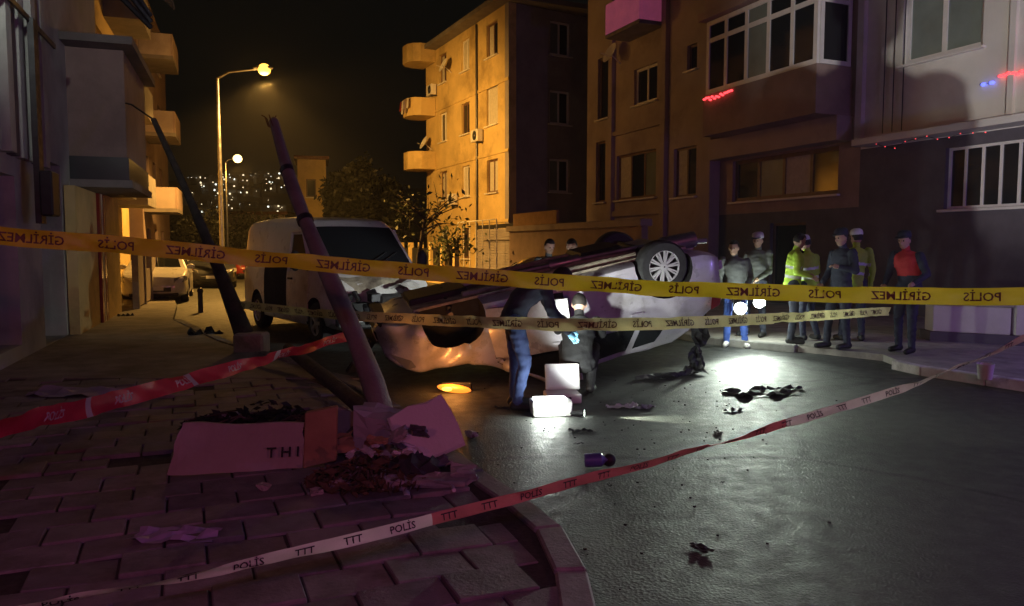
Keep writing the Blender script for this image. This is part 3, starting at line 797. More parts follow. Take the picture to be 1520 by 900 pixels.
# ------------------------------------------------------------------ vehicles (x forward, z up)
class Loft:
    def __init__(s, st, prof, corner):
        s.x = np.array([a[0] for a in st]); s.w = np.array([a[1] for a in st]); s.zb = np.array([a[2] for a in st]); s.zt = np.array([a[3] for a in st])
        s.prof = prof; s.corner = corner
    def ip(s, arr, x): return float(np.interp(x, s.x, arr))
    def pf(s, z): return float(np.interp(z, [p[0] for p in s.prof], [p[1] for p in s.prof]))
    def side(s, x, z): return s.ip(s.w, x)*s.pf(z)
    def top(s, x): return s.ip(s.zt, x)
    def section(s, x):
        w, zb, zt = s.ip(s.w,x), s.ip(s.zb,x), s.ip(s.zt,x)
        r = min(s.corner, (zt-zb)*.35); pts = [(0,zb),(w*s.pf(zb)*.7,zb),(w*s.pf(zb)*.93,zb+.015)]
        N = 16
        for k in range(N): 
            z = zb+.05+(zt-r-zb-.05)*k/(N-1); pts.append((w*s.pf(z), z))
        yr = w*s.pf(zt-r)
        for k in range(1,6):
            a = R(90*k/5); pts.append((yr-r*1.15*(1-math.cos(a)), zt-r+r*math.sin(a)*.93))
        yl = yr-r*1.15
        pts.append((yl*.55, zt-.012)); pts.append((0, zt))
        return pts
    def body(s, step=.06):
        mb = MB(); xs = list(np.arange(s.x.min(), s.x.max(), step))+[s.x.max()]
        rows = []
        for x in xs:
            h = s.section(x); full = [(x,-y,z) for y,z in h]+[(x,y,z) for y,z in h[-2:0:-1]]
            rows.append(full)
        n = len(rows[0])
        for r_ in rows: mb.v += r_
        for i in range(len(xs)-1):
            for k in range(n):
                k2 = (k+1)%n; mb.f.append((i*n+k, i*n+k2, (i+1)*n+k2, (i+1)*n+k))
        mb.f.append(tuple(range(n))); mb.f.append(tuple((len(xs)-1)*n+k for k in range(n-1,-1,-1)))
        mb.mi = [0]*len(mb.f)
        return mb
    def side_patch(s, quad, sg, lift, thick=.0, nx=10, nz=6):
        """quad: 4 (x,z) corners -> panel following the side"""
        mb = MB(); a,b,c,d = [np.array(q, float) for q in quad]
        g = []
        for j in range(nz+1):
            for i in range(nx+1):
                u, v = i/nx, j/nz
                p = (a*(1-u)+b*u)*(1-v)+(d*(1-u)+c*u)*v
                y = s.side(p[0],p[1])+lift
                mb.v.append((p[0], sg*y, p[1]))
        for j in range(nz):
            for i in range(nx): k = j*(nx+1)+i; mb.f.append((k,k+1,k+nx+2,k+nx+1))
        # rim going inwards
        ring = [i for i in range(nx+1)]+[(j)*(nx+1)+nx for j in range(1,nz+1)]+[nz*(nx+1)+i for i in range(nx-1,-1,-1)]+[j*(nx+1) for j in range(nz-1,0,-1)]
        base = len(mb.v)
        for k in ring:
            x,y,z = mb.v[k]; mb.v.append((x, y-sg*(lift+.012), z))
        m = len(ring)
        for k in range(m): mb.f.append((ring[k], ring[(k+1)%m], base+(k+1)%m, base+k))
        mb.mi = [0]*len(mb.f); return mb
    def top_patch(s, x0, x1, hw0, hw1, lift, nx=8, ny=6):
        mb = MB()
        for i in range(nx+1):
            u = i/nx; x = x0+(x1-x0)*u; hw = hw0+(hw1-hw0)*u
            for j in range(ny+1):
                v = j/ny*2-1; y = hw*v
                mb.v.append((x, y, s.top(x)+lift-.015*abs(v)**2))
        for i in range(nx):
            for j in range(ny): k = i*(ny+1)+j; mb.f.append((k,k+1,k+ny+2,k+ny+1))
        mb.mi = [0]*len(mb.f); return mb

def wheel(root, x, sg, z, y, r, w=.21, spokes=10, dfm=None, rim_m='alloy', spoke_m='alloy'):
    rot = Matrix.Rotation(R(-90*sg),3,'X'); o = (x, sg*y, z)
    def D(v): return dfm(v) if dfm else v
    t = MB(); h = w/2
    t.lathe([(r*.62,-h),(r*.9,-h),(r*.985,-h*.75),(r,-h*.3),(r,h*.3),(r*.985,h*.75),(r*.9,h),(r*.62,h)], o, rot, 36, closed=True)
    ty = t.build('wheel', 'rubber', root, smooth=40, deform=dfm)
    m = MB(); m.lathe([(r*.655,h*.9),(r*.60,h*.93),(r*.585,h*.3),(r*.56,-h*.2),(.01,-h*.2)], o, rot, 36)
    m.build('rim', 'dark_metal' if rim_m != 'plain' else 'steel', ty, smooth=40, deform=dfm)
    m = MB(); m.lathe([(r*.66,h*.8),(r*.665,h*.99),(r*.60,h*1.0),(r*.585,h*.7)], o, rot, 36); 
    for k in range(spokes):
        a = 2*math.pi*k/spokes
        for da in ((-.09,.09) if spokes >= 8 else (0,)):
            rr = Matrix.Rotation(a+da,3,'Z')
            c = rot @ (rr @ Vector((r*.36,0,h*.78)))
            m.box(c+Vector(o), (r*.52, r*(.055 if spokes >= 8 else .15), h*.3), rot @ rr)
    m.lathe([(.01,h*1.0),(r*.13,h*.98),(r*.16,h*.6)], o, rot, 16)
    m.build('spokes', spoke_m, ty, smooth=30, deform=dfm)
    return ty

def boolean_arches(obj, cuts):
    mb = MB()
    for (x, sg, z, y0, r) in cuts:
        mb.lathe([(.001,0),(r,0),(r,.7),(.001,.7)], (x, sg*y0, z), Matrix.Rotation(R(-90*sg),3,'X'), 32)
    me = mb.mesh('cutter', 'interior'); 
    bm = bmesh.new(); bm.from_mesh(me); bmesh.ops.remove_doubles(bm, verts=bm.verts, dist=.003); bmesh.ops.recalc_face_normals(bm, faces=bm.faces); bm.to_mesh(me); bm.free()
    c = bpy.data.objects.new('cutter', me); col.objects.link(c)
    md = obj.modifiers.new('b','BOOLEAN'); md.operation = 'DIFFERENCE'; md.object = c; md.solver = 'EXACT'
    try: md.material_mode = 'TRANSFER'
    except Exception: pass
    dg = bpy.context.evaluated_depsgraph_get(); new = bpy.data.meshes.new_from_object(obj.evaluated_get(dg))
    obj.modifiers.clear(); old = obj.data; obj.data = new; bpy.data.meshes.remove(old)
    bpy.data.objects.remove(c); bpy.data.meshes.remove(me)
    obj.data.polygons.foreach_set('use_smooth', [True]*len(obj.data.polygons)); obj.data.set_sharp_from_angle(angle=R(35))

CAR_ST = [(-2.12,.60,.44,.80),(-2.08,.70,.36,.92),(-1.98,.78,.30,.99),(-1.80,.83,.25,1.10),(-1.62,.85,.22,1.26),(-1.42,.86,.20,1.385),(-1.1,.87,.19,1.425),(-.6,.875,.19,1.45),
          (-.1,.875,.19,1.44),(.25,.875,.19,1.39),(.62,.875,.19,1.19),(1.0,.87,.19,.985),(1.12,.87,.19,.955),(1.5,.86,.19,.90),(1.8,.83,.20,.83),(2.0,.76,.22,.73),(2.10,.66,.25,.63),(2.14,.54,.32,.54)]
CAR_PROF = [(.15,.93),(.25,.965),(.4,1.0),(.6,1.0),(.8,.985),(.92,.955),(1.0,.90),(1.4,.70),(1.5,.66)]
def swing_door(root, L, q, sg, paint, dent, ang=30):
    """a front door standing open on its front hinge, with window frame and glass"""
    hx = q[1][0]; hy = sg*(L.side(hx,.6)+.01); rz = Matrix.Rotation(R(ang)*(-sg),3,'Z')
    def sw(v):
        v = dent(v); p = Vector((v.x-hx, v.y-hy, 0)); p = rz @ p; return Vector((p.x+hx, p.y+hy, v.z))
    d = L.side_patch(q, sg, .006).build('door', paint, root, smooth=35, deform=sw)
    inner = L.side_patch(q, sg, -.05); inner.build('door_lining', 'interior', d, smooth=35, deform=sw)
    fr = MB(); pts = [(.0,.90),(.0,1.345),(.42,1.315),(.90,.93)]
    fr.tube([(x, sg*(L.side(x,z)), z) for x,z in pts], .026, 8); fr.build('window_frame', paint, d, smooth=40, deform=sw)
    L.side_patch([(.02,.93),(.88,.93),(.41,1.30),(.02,1.325)], sg, .0, nx=8, nz=5).build('window', 'glass', d, smooth=35, deform=sw)
    hb = MB(); hb.box((.14, sg*(L.side(.14,.8)+.02), .80), (.17,.03,.03)); hb.build('handle', paint, d, deform=sw, bevel=.006)
def make_car(name, label, cat, paint, loc, group=None, dfm=None, seed=1, spokes=10, wheels=True, plate=True, dents=0.0, lit=None, missing=(), open_door=0, dark_front=False):
    root = thing(name, label, cat, loc, 0, group)
    L = Loft(CAR_ST, CAR_PROF, .07)
    rs = random.Random(seed); ph = [rs.uniform(0,6) for _ in range(9)]
    def dent(v):
        if dents:
            k = dents*(1.6 if v.x > 1.2 else .6)
            v = v + Vector((mnoise.noise(v*3.1)*.35*k, mnoise.noise(v*4.7+Vector((9,2,5)))*.9*k, mnoise.noise(v*4.1+Vector((3,7,1)))*.5*k))
            v = Vector((v.x + k*.5*math.sin(v.y*9+ph[0])*math.sin(v.z*11+ph[1])*(1 if v.x > 1.4 else .15),
                        v.y + k*.5*math.sin(v.x*7+ph[2])*math.sin(v.z*8+ph[3]),
                        v.z + k*(.6*math.sin(v.x*6+ph[4])*math.sin(v.y*5+ph[5]))))
        return dfm(v) if dfm else v
    bd = L.body(.05).build('body', paint, root, smooth=True)
    wr, wz, wx = .315, .315, 1.30
    bd.data.materials.append(MATS['interior'])
    boolean_arches(bd, [(sx, sg, wz+.01, .52, wr+.055) for sx in (wx,-wx) for sg in (-1,1)])
    for v in bd.data.vertices: v.co = dent(v.co)
    for sg in (-1,1):
        for q, nm in (([( -.02,.30),(.93,.30),(.93,.885),(-.02,.90)],'door'), ([(-.92,.30),(-.05,.30),(-.05,.90),(-1.1,.90)],'door')):
            if nm == 'door' and q[0][0] < -.5: q = [(-.86,.30),(-.05,.30),(-.05,.90),(-1.02,.90)]
            if open_door and sg == open_door and q[1][0] > .5:
                L.side_patch([(.0,.32),(.91,.32),(.91,.90),(.0,.90)], sg, .004).build('door_opening', 'interior', root, smooth=35, deform=dent)
                swing_door(root, L, q, sg, paint, dent); continue
            d = L.side_patch(q, sg, .006).build('door', paint, root, smooth=35, deform=dent)
            xh = q[3][0]+.16
            hb = MB(); hb.box((xh, sg*(L.side(xh,.8)+.02), .80), (.17,.03,.03)); hb.build('handle', paint, d, deform=dent, bevel=.006)
        for q in ([(.02,.945),(.90,.945),(.42,1.315),(.0,1.345)], [(-.86,.945),(-.05,.945),(-.05,1.35),(-.78,1.34)], [(-1.30,.965),(-.93,.95),(-.86,1.33),(-1.16,1.29)]):
            L.side_patch(q, sg, .004, nx=8, nz=5).build('window', 'glass', root, smooth=35, deform=dent)
        mm = MB(); mm.sphere((.78, sg*(L.side(.8,.98)+.10), 1.0), (.07,.12,.075), 12, 8); mm.box((.80, sg*(L.side(.8,.98)+.0), .97), (.05,.08,.04))
        mm.build('mirror', paint, root, smooth=40, deform=dent)
        hl = MB(); hl.add([(2.02,sg*.75,.60),(2.115,sg*.50,.56),(2.07,sg*.50,.70),(1.90,sg*.77,.77),(1.80,sg*.842,.74),(1.84,sg*.845,.66)], [(0,1,2,3),(0,3,4,5)] if sg > 0 else [(3,2,1,0),(5,4,3,0)])
        hl.v = [(x+.012,y+sg*.012,z) for x,y,z in hl.v]
        hl.build('headlight', 'lens_clear', root, deform=dent)
        tl = MB(); tl.add([(-2.09,sg*.54,.80),(-2.06,sg*.70,.78),(-1.84,sg*.845,.80),(-1.80,sg*.83,.98),(-1.99,sg*.73,.985),(-2.07,sg*.56,.93)], [(0,1,4,5),(1,2,3,4)] if sg < 0 else [(5,4,1,0),(4,3,2,1)])
        tl.v = [(x-.02,y+sg*.014,z) for x,y,z in tl.v]
        tl.build('tail_light', 'lens_red', root, deform=dent)
        if wheels:
            for sx in (wx,-wx):
                if (sx > 0, sg) in missing: continue
                wheel(root, sx, sg, wz, .745, wr, spokes=spokes, dfm=dfm, spoke_m='dark_metal' if (sx > 0 and dark_front) else 'alloy')
    L.top_patch(.98, .30, .70, .56, .006).build('windscreen', 'glass', root, smooth=True, deform=dent)
    L.top_patch(-1.94, -1.46, .58, .52, .006).build('rear_window', 'glass', root, smooth=True, deform=dent)
    hb = L.top_patch(1.13, 2.0, .72, .56, .008); hb.build('bonnet', paint, root, smooth=True, deform=dent)
    g = MB(); g.box((2.125,0,.40),(.05,.9,.14)); g.build('grille', 'plastic_black', root, bevel=.02, deform=dent)
    g = MB(); g.box((2.05,0,.26),(.16,1.25,.10)); g.build('front_bumper', 'plastic_black', root, bevel=.03, deform=dent)
    g = MB(); g.box((-2.09,0,.50),(.14,1.36,.20)); g.build('rear_bumper', paint, root, smooth=40, bevel=.05, deform=dent)
    if plate:
        g = MB(); g.box((2.155,0,.43),(.012,.50,.11)); g.build('number_plate', 'plate_white', root, deform=dent)
    ex = MB(); ex.tube([(-2.1,-.42,.20),(-1.75,-.40,.15),(-1.2,-.30,.11),(-.4,-.12,.12),(.6,-.08,.12),(1.2,-.02,.14)], .032, 8); ex.tube([(-1.95,-.40,.15),(-1.5,-.36,.14)], .10, 12); ex.tube([(-.5,-.12,.12),(-.1,-.10,.12)], .07, 10)
    ex.build('exhaust', 'steel', root, smooth=40, deform=dfm)
    ex = MB(); ex.tube([(-1.3,-.66,.26),(-1.22,-.3,.13),(-1.22,.3,.13),(-1.3,.66,.26)], .045, 8); ex.build('rear_axle', 'dark_metal', root, smooth=40, deform=dfm)
    ex = MB(); ex.box((-.85,.30,.14),(.6,.62,.12)); ex.build('fuel_tank', 'plastic_black', root, bevel=.04, deform=dfm)
    ex = MB(); ex.box((1.35,0,.15),(.7,.7,.10)); ex.tube([(1.3,-.66,.24),(1.25,0,.12),(1.3,.66,.24)], .035, 8); ex.build('engine_tray', 'plastic_black', root, bevel=.03, deform=dfm)
    for yy in (-.5,.5):
        ex = MB(); ex.box((0,yy,.155),(2.2,.09,.07)); ex.build('chassis_rail', 'underbody', root, bevel=.012, deform=dfm)
    g = MB(); g.box((0,0,.185),(3.4,1.3,.03)); g.tube([(-2.05,-.4,.2),(-1.6,-.35,.17),(0,-.1,.16),(1.2,0,.16)], .03, 8)
    g.tube([(-1.3,-.7,.31),(-1.3,.7,.31)], .04, 8); g.tube([(1.3,-.7,.31),(1.3,.7,.31)], .03, 8); g.box((-1.7,-.2,.22),(.5,.3,.12)); g.box((-.9,.2,.17),(.6,.7,.1))
    g.build('underbody', 'underbody', root, deform=dfm)
    return root

# --- the overturned car: roof crushed, resting on its bonnet and roof
def crush(v):
    if v.z > .93:
        k = .93 + .06*math.sin(v.x*2.3)
        z = .93+(v.z-.93)*k; return Vector((v.x+(v.z-.93)*.10, v.y+(v.z-.93)*.12, z))
    return v
over = make_car('overturned_car', 'silver hatchback lying upside down on its roof in the road', 'car', 'paint_silver', (0,0,0), dfm=crush, seed=4, spokes=10, dents=.04, open_door=-1, dark_front=True, missing=((True,-1),(True,1)))
nose, tail = V(-1.87, 9.30, 0), V(2.50, 10.32, 0)
hd = (nose-tail).normalized()
M = Matrix.Scale(1.01,4) @ Matrix.Rotation(math.atan2(hd.y, hd.x), 4, 'Z') @ Matrix.Rotation(R(12.2), 4, 'Y') @ Matrix.Rotation(R(180-5), 4, 'X')
def rest(root, M, xy, z=0.0, sink=.01):
    root.matrix_world = M; bpy.context.view_layer.update()
    lo = 1e9
    Mi = M
    for o in root.children_recursive:
        if o.type == 'MESH':
            for v in o.data.vertices: lo = min(lo, (Mi @ v.co).z)
    root.matrix_world = Matrix.Translation((xy[0], xy[1], z-lo-sink)) @ M
    bpy.context.view_layer.update()
rest(over, M, ((nose.x+tail.x)/2, (nose.y+tail.y)/2))
# torn black tailgate trim hangs from the tail down to the road
def hang(root, c, n, spread, size, seed, name, m):
    r = random.Random(seed); g = MB()
    for k in range(n):
        p = Vector(c)+Vector((r.uniform(-1,1)*spread[0], r.uniform(-1,1)*spread[1], r.uniform(-1,1)*spread[2]))
        g.box(p, (r.uniform(.3,1)*size, r.uniform(.2,.7)*size, r.uniform(.3,1.2)*size), Matrix.Rotation(r.uniform(0,3),3,Vector((r.random(),r.random(),r.random()+.1))))
    Mi = root.matrix_world.inverted(); g.v = [tuple(Mi @ Vector(v)) for v in g.v]
    return g.build(name, m, root, bevel=.01)
def ribbon(root, pts, w, seed, name, m, n=26):
    r = random.Random(seed); g = MB(); pts = [Vector(p) for p in pts]
    for i in range(n+1):
        t = i/n*(len(pts)-1); k = min(int(t), len(pts)-2); p = pts[k].lerp(pts[k+1], t-k); d = (pts[k+1]-pts[k]).normalized(); sd = d.cross(Vector((.3,.2,1))).normalized()
        ww = w*(.55+.45*math.sin(i*.7+seed))*(1-.3*i/n)
        for j in range(5):
            q = p+sd*ww*(j/4-.5)+Vector((r.uniform(-.03,.03), r.uniform(-.03,.03), .035*math.sin(j*2.1+i*.9)+r.uniform(-.012,.012))); q.z = max(q.z, .006); g.v.append(tuple(q))
    for i in range(n):
        for j in range(4): k = i*5+j; g.f.append((k,k+1,k+6,k+5)); g.mi.append(0)
    Mi = root.matrix_world.inverted(); g.v = [tuple(Mi @ Vector(v)) for v in g.v]
    return g.build(name, m, root)
ribbon(over, [(2.46,10.45,.78),(2.44,10.15,.42),(2.36,9.85,.10),(2.15,9.5,.03)], .26, 3, 'torn_trim', 'plastic_black')
ribbon(over, [(2.48,10.0,.72),(2.38,9.8,.36),(2.36,9.6,.05),(2.0,9.35,.03),(1.5,9.15,.03)], .26, 5, 'torn_trim', 'plastic_black')
hang(over, (-1.75,8.95,.30), 8, (.16,.2,.16), .2, 8, 'broken_grille', 'plastic_black')

# --- upright car behind it
def place_car(root, xy, heading, z=0.0):
    M = Matrix.Rotation(heading, 4, 'Z'); rest(root, M, xy, z, .004)
crashed = make_car('crashed_car', 'car painted sodium-lit yellow standing upright between the van and the overturned car', 'car', 'paint_sodium_lit', (0,0,0), seed=9, spokes=5, dents=.02)
place_car(crashed, (.48, 12.98), R(180))
# --- cars parked along the left side of the street
for nm, lb, pt, xy, hdg in (('parked_car','pale parked car standing before the street fence','paint_white',(-10.55,23.2),R(-70)),
                        ('parked_car','dark parked car farther along the left side of the street','paint_dark',(-12.0,31.0),R(-68)),
                        ('parked_car','red parked car under the street lamp','paint_red',(-13.2,39.0),R(-68))):
    c = make_car(nm, lb, 'car', pt, (0,0,0), seed=3, spokes=5, group='cars parked along the street')
    place_car(c, xy, hdg)

# --- the white van
VAN_ST = [(-2.45,.84,.34,1.85),(-2.40,.90,.30,2.02),(-2.2,.93,.26,2.10),(-1.0,.95,.24,2.14),(.2,.95,.24,2.13),(.75,.95,.24,2.07),(1.05,.95,.24,1.92),(1.45,.94,.24,1.55),(1.80,.93,.24,1.22),(1.92,.92,.24,1.15),(2.2,.90,.25,1.06),(2.38,.85,.26,.93),(2.46,.76,.30,.78),(2.50,.66,.36,.62)]
VAN_PROF = [(.2,.95),(.4,.99),(.7,1.0),(1.05,.99),(1.15,.975),(1.9,.88),(2.15,.84)]
def make_van(label, loc):
    root = thing('delivery_van', label, 'van', loc)
    L = Loft(VAN_ST, VAN_PROF, .16)
    def dent(v):   # crash damage on the nose
        if v.x > 1.75:
            k = (v.x-1.75)
            return Vector((v.x-.32*k+.05*math.sin(v.y*7+2)*math.sin(v.z*9), v.y+.04*k*math.sin(v.z*14+v.x*5), v.z+.10*k*math.sin(v.y*6+1)+.03*math.sin(v.x*17)*k))
        return v
    bd = L.body(.06).build('body', 'paint_white', root, smooth=True)
    bd.data.materials.append(MATS['interior'])
    wr = .34
    boolean_arches(bd, [(sx, sg, wr+.01, .6, wr+.07) for sx in (1.62,-1.45) for sg in (-1,1)])
    for v in bd.data.vertices: v.co = dent(v.co)
    L.top_patch(1.82, 1.02, .80, .72, .006).build('windscreen', 'glass', root, smooth=True)
    for sg in (-1,1):
        d = L.side_patch([(.42,.34),(1.28,.34),(1.42,1.16),(.42,1.16)], sg, .010).build('door', 'paint_white', root, smooth=35)
        hb = MB(); hb.box((.56, sg*(L.side(.5,1.05)+.025), 1.04), (.18,.035,.035)); hb.build('handle', 'plastic_black', d, bevel=.006)
        fr = MB()
        for a,b in (((.42,1.16),(.42,1.86)),((.42,1.86),(.95,1.86)),((.95,1.86),(1.44,1.20))):
            fr.tube([(a[0],sg*(L.side(a[0],a[1])+.01),a[1]),(b[0],sg*(L.side(b[0],b[1])+.01),b[1])], .03, 6)
        fr.build('window_frame', 'paint_white', d, smooth=40)
        L.side_patch([(.48,1.2),(1.34,1.2),(.93,1.80),(.48,1.80)], sg, .006).build('window', 'glass', root, smooth=35)
        # cargo opening / rear side glass
        L.side_patch([(-.95,.42),(.30,.42),(.30,1.35),(-.95,1.35)], sg, .006).build('side_opening', 'interior', root, smooth=35)
        mm = MB(); mm.tube([(1.35,sg*.93,1.2),(1.42,sg*1.12,1.28)], .02, 6); mm.sphere((1.43,sg*1.17,1.36), (.06,.10,.17), 12, 9)
        mr = mm.build('mirror', 'plastic_black', root, smooth=40)
        hl = MB(); hl.add([(2.36,sg*.84,.72),(2.48,sg*.60,.70),(2.42,sg*.60,.92),(2.22,sg*.86,.97)], [(0,1,2,3) if sg > 0 else (3,2,1,0)])
        hl.v = [(x+.015,y+sg*.02,z) for x,y,z in hl.v]
        hl.build('headlight', 'lens_clear', root, deform=dent)
        for sx in (1.62,-1.45): wheel(root, sx, sg, wr, .82, wr, .22, 5)
        tl = MB(); tl.box((-2.44,sg*.80,1.2),(.04,.12,.5)); tl.build('tail_light', 'lens_red', root, bevel=.02)
    L.top_patch(1.93, 2.3, .74, .66, .012).build('bonnet', 'paint_white', root, smooth=True, deform=dent)
    g = MB(); g.box((2.47,0,.70),(.10,1.05,.16)); g.build('grille', 'plastic_black', root, bevel=.02, deform=dent)
    g = MB(); g.box((2.43,0,.36),(.18,1.62,.22)); g.build('front_bumper', 'plastic_black', root, bevel=.04, deform=dent)
    g = L.top_patch(2.06, 2.40, .70, .52, .02, 6, 6)   # torn open engine bay
    g.v = [v for v in g.v]; g.build('engine_bay', 'underbody', root, deform=dent)
    g = MB(); g.box((2.44,.25,.66),(.16,.85,.34)); g.build('torn_opening', 'interior', root, bevel=.04)
    g = MB(); rq = random.Random(12)
    for j in range(6):
        for i in range(8):
            g.v.append((1.86+.085*i+rq.uniform(-.02,.02), .05+.14*j+rq.uniform(-.02,.02), 1.18-.045*i+.10*math.sin(i*1.1+j*.6)+rq.uniform(-.02,.03)))
    for j in range(5):
        for i in range(7): k = j*8+i; g.f.append((k,k+1,k+9,k+8)); g.mi.append(0)
    g.build('crumpled_bonnet', 'paint_white', root)
    # torn grille innards
    g = MB(); r2 = random.Random(5)
    for k in range(16):
        g.box((2.40+r2.uniform(-.15,.12), -.5+r2.uniform(-.42,.5), .62+r2.uniform(-.2,.25)), (r2.uniform(.04,.16),r2.uniform(.05,.22),r2.uniform(.03,.14)), Matrix.Rotation(r2.uniform(0,3),3,(r2.random(),r2.random(),r2.random()+.1)))
    g.build('broken_trim', 'dark_metal', root, bevel=.01)
    wp = MB()
    for sg in (-1,1):
        wp.tube([(1.80,sg*.1,1.26),(1.55,sg*.1+.5,1.49)], .01, 5)
    wp.build('wipers', 'plastic_black', root)
    return root
van = make_van('white van with a crumpled nose standing behind the leaning pole', (0,0,0))
place_car(van, (-3.4, 14.5), R(-55))

# ------------------------------------------------------------------ people (facing local -y)
mat('skin', (.45,.28,.2), .55, var=.08); mat('hair', (.02,.016,.013), .7, var=.3, scale=30, bump=.4, bscale=60)
mat('denim', (.07,.11,.27), .9, var=.2, scale=14, bump=.3); mat('cloth_navy', (.035,.04,.065), .85, var=.25, bump=.3, bscale=25)
mat('cloth_black', (.012,.012,.013), .85, var=.25, bump=.3, bscale=25); mat('cloth_grey', (.13,.135,.135), .9, var=.2, bump=.3, bscale=25)
mat('cloth_blue', (.05,.11,.42), .85, var=.2, bump=.3); mat('hivis', (.42,.62,.05), .7, var=.12, bump=.3, bscale=25)
mat('stripe', (.62,.62,.6), .35, var=.05); mat('cloth_red', (.5,.035,.04), .8, var=.15, bump=.3, bscale=25)
mat('shoe_black', (.018,.017,.017), .6, var=.2); mat('shoe_white', (.65,.63,.6), .6, var=.1); mat('glove_blue', (.2,.5,.75), .5, var=.1)
mat('cap_white', (.62,.62,.66), .7, var=.1); mat('cap_navy', (.02,.024,.045), .7, var=.2); mat('eye', (.02,.015,.012), .2, var=0)
STAND = dict(pel=(0,0,.95), spi=(0,0,1.15), che=(0,0,1.34), nec=(0,.015,1.49), hea=(0,-.015,1.63),
    shL=(.185,.01,1.41), shR=(-.185,.01,1.41), elL=(.25,.04,1.13), elR=(-.25,.04,1.13), wrL=(.25,-.06,.88), wrR=(-.25,-.06,.88),
    hiL=(.09,0,.92), hiR=(-.09,0,.92), knL=(.11,-.02,.50), knR=(-.11,-.02,.50), anL=(.12,.03,.09), anR=(-.12,.03,.09), toL=(.14,-.15,.04), toR=(-.14,-.15,.04))
def person(label, loc, rz, pose=None, top='cloth_navy', bottom='cloth_navy', shoes='shoe_black', hand='skin', hat=None, look=0.0, nod=0.0, stripes=False, vest=None, scale=1.0, hatlab=None, group=None):
    J = {k: Vector(v) for k, v in STAND.items()}
    for k, v in (pose or {}).items(): J[k] = Vector(v)
    root = thing('person', label, 'person', loc, rz, group); root.scale = (scale,)*3
    mb = MB(); segs = []     # (a, b, ra, rb, material)
    MN = [top, bottom, 'skin', shoes, 'stripe', vest or top, hand]
    def cap(a, b, ra, rb, mi, keep=True):
        a, b = Vector(a), Vector(b)
        mb.tube([a,b], [ra,rb], 12); mb.sphere(a, ra*.995, 12, 8); mb.sphere(b, rb*.995, 12, 8)
        segs.append((a,b,ra,rb,mi))
    # torso: elliptical rings along the spine
    sx = (J['shL']-J['shR']).normalized()
    hipc = (J['hiL']+J['hiR'])/2
    down = (J['pel']-J['spi']).normalized()
    rings = [(J['pel']+down*.10,.165,.118),(J['pel'],.172,.125),(J['pel'].lerp(J['spi'],.5),.165,.12),(J['spi'],.165,.118),(J['spi'].lerp(J['che'],.5),.18,.125),(J['che'],.19,.125),(J['che'].lerp(J['nec'],.5),.175,.11),(J['nec']-(J['nec']-J['che']).normalized()*.02,.085,.075)]
    n = 20; vs = []; fs = []
    for i,(c,rx,ry) in enumerate(rings):
        t = (rings[min(i+1,len(rings)-1)][0]-rings[max(i-1,0)][0]).normalized()
        x = (sx - t*sx.dot(t)).normalized(); y = t.cross(x)
        for k in range(n):
            a = 2*math.pi*k/n; vs.append(c+x*math.cos(a)*rx+y*math.sin(a)*ry)
    for i in range(len(rings)-1):
        for k in range(n): k2=(k+1)%n; fs.append((i*n+k,i*n+k2,(i+1)*n+k2,(i+1)*n+k))
    fs += [tuple(range(n-1,-1,-1)), tuple((len(rings)-1)*n+k for k in range(n))]
    mb.add(vs, fs)
    tor = 5 if vest else 0
    segs.append((J['pel']+down*.08, J['spi'], .165,.16, 0)); segs.append((J['spi'], J['che'], .165,.17, tor)); segs.append((J['che'], J['nec'], .17,.08, tor))
    if stripes:
        pass
    for s in 'LR':
        cap(J['sh'+s], J['el'+s], .068,.054, 0); cap(J['el'+s], J['wr'+s], .053,.040, 0)
        cap(J['hi'+s], J['kn'+s], .098,.068, 1); cap(J['kn'+s], J['an'+s], .066,.05, 1)
        if stripes:
            pass
        heel = J['an'+s]+Vector((0,.0,-.04)); f = (J['to'+s]-J['an'+s]); f.z = 0; f.normalize()
        cap(J['an'+s]+Vector((0,0,-.035))-f*.03, J['to'+s], .05,.04, 3)
        # palm
        d = (J['wr'+s]-J['el'+s]).normalized(); cap(J['wr'+s]+d*.01, J['wr'+s]+d*.075, .032,.034, 6)
    up = (J['hea']-J['nec']).normalized()
    cap(J['nec']-up*.03, J['hea']-up*.05, .056,.052, 2)
    # head
    fw = Quaternion(Vector((0,0,1)), look) @ Vector((0,-1,0)); fw = (fw - up*fw.dot(up)*.5).normalized(); fw = (fw+Vector((0,0,-nod))).normalized()
    xh = fw.cross(Vector((0,0,1))).normalized(); uh = xh.cross(fw).normalized()
    HM = Matrix((xh, -fw, uh)).transposed()
    hc = J['hea']
    mb.sphere(hc+uh*.02, (.076,.094,.105), 16, 12, HM); segs.append((hc+uh*.02, hc+uh*.021, .09,.09, 2))
    mb.sphere(hc-uh*.055+fw*.022, (.056,.065,.062), 14, 10, HM); segs.append((hc-uh*.06+fw*.02, hc-uh*.06+fw*.021, .06,.06, 2))
    mb.tube([hc+uh*.02+fw*.085, hc-uh*.03+fw*.112], [.009,.018], 8); mb.sphere(hc-uh*.028+fw*.103, .017, 8, 6)
    for k in (-1,1): mb.sphere(hc+xh*k*.077-uh*.005, (.012,.022,.034), 10, 8, HM)
    tmp = mb.build('tmp', 'skin')
    md = tmp.modifiers.new('r','REMESH'); md.mode='VOXEL'; md.voxel_size=.0105
    sm = tmp.modifiers.new('s','SMOOTH'); sm.factor=.5; sm.iterations=4
    me = bpy.data.meshes.new_from_object(tmp.evaluated_get(bpy.context.evaluated_depsgraph_get()))
    om = tmp.data; bpy.data.objects.remove(tmp); bpy.data.meshes.remove(om)
    me.materials.clear()
    for m_ in MN: me.materials.append(MATS[m_])
    # clothing by the nearest limb
    nf = len(me.polygons); cen = np.empty(nf*3); me.polygons.foreach_get('center', cen); cen = cen.reshape(-1,3)
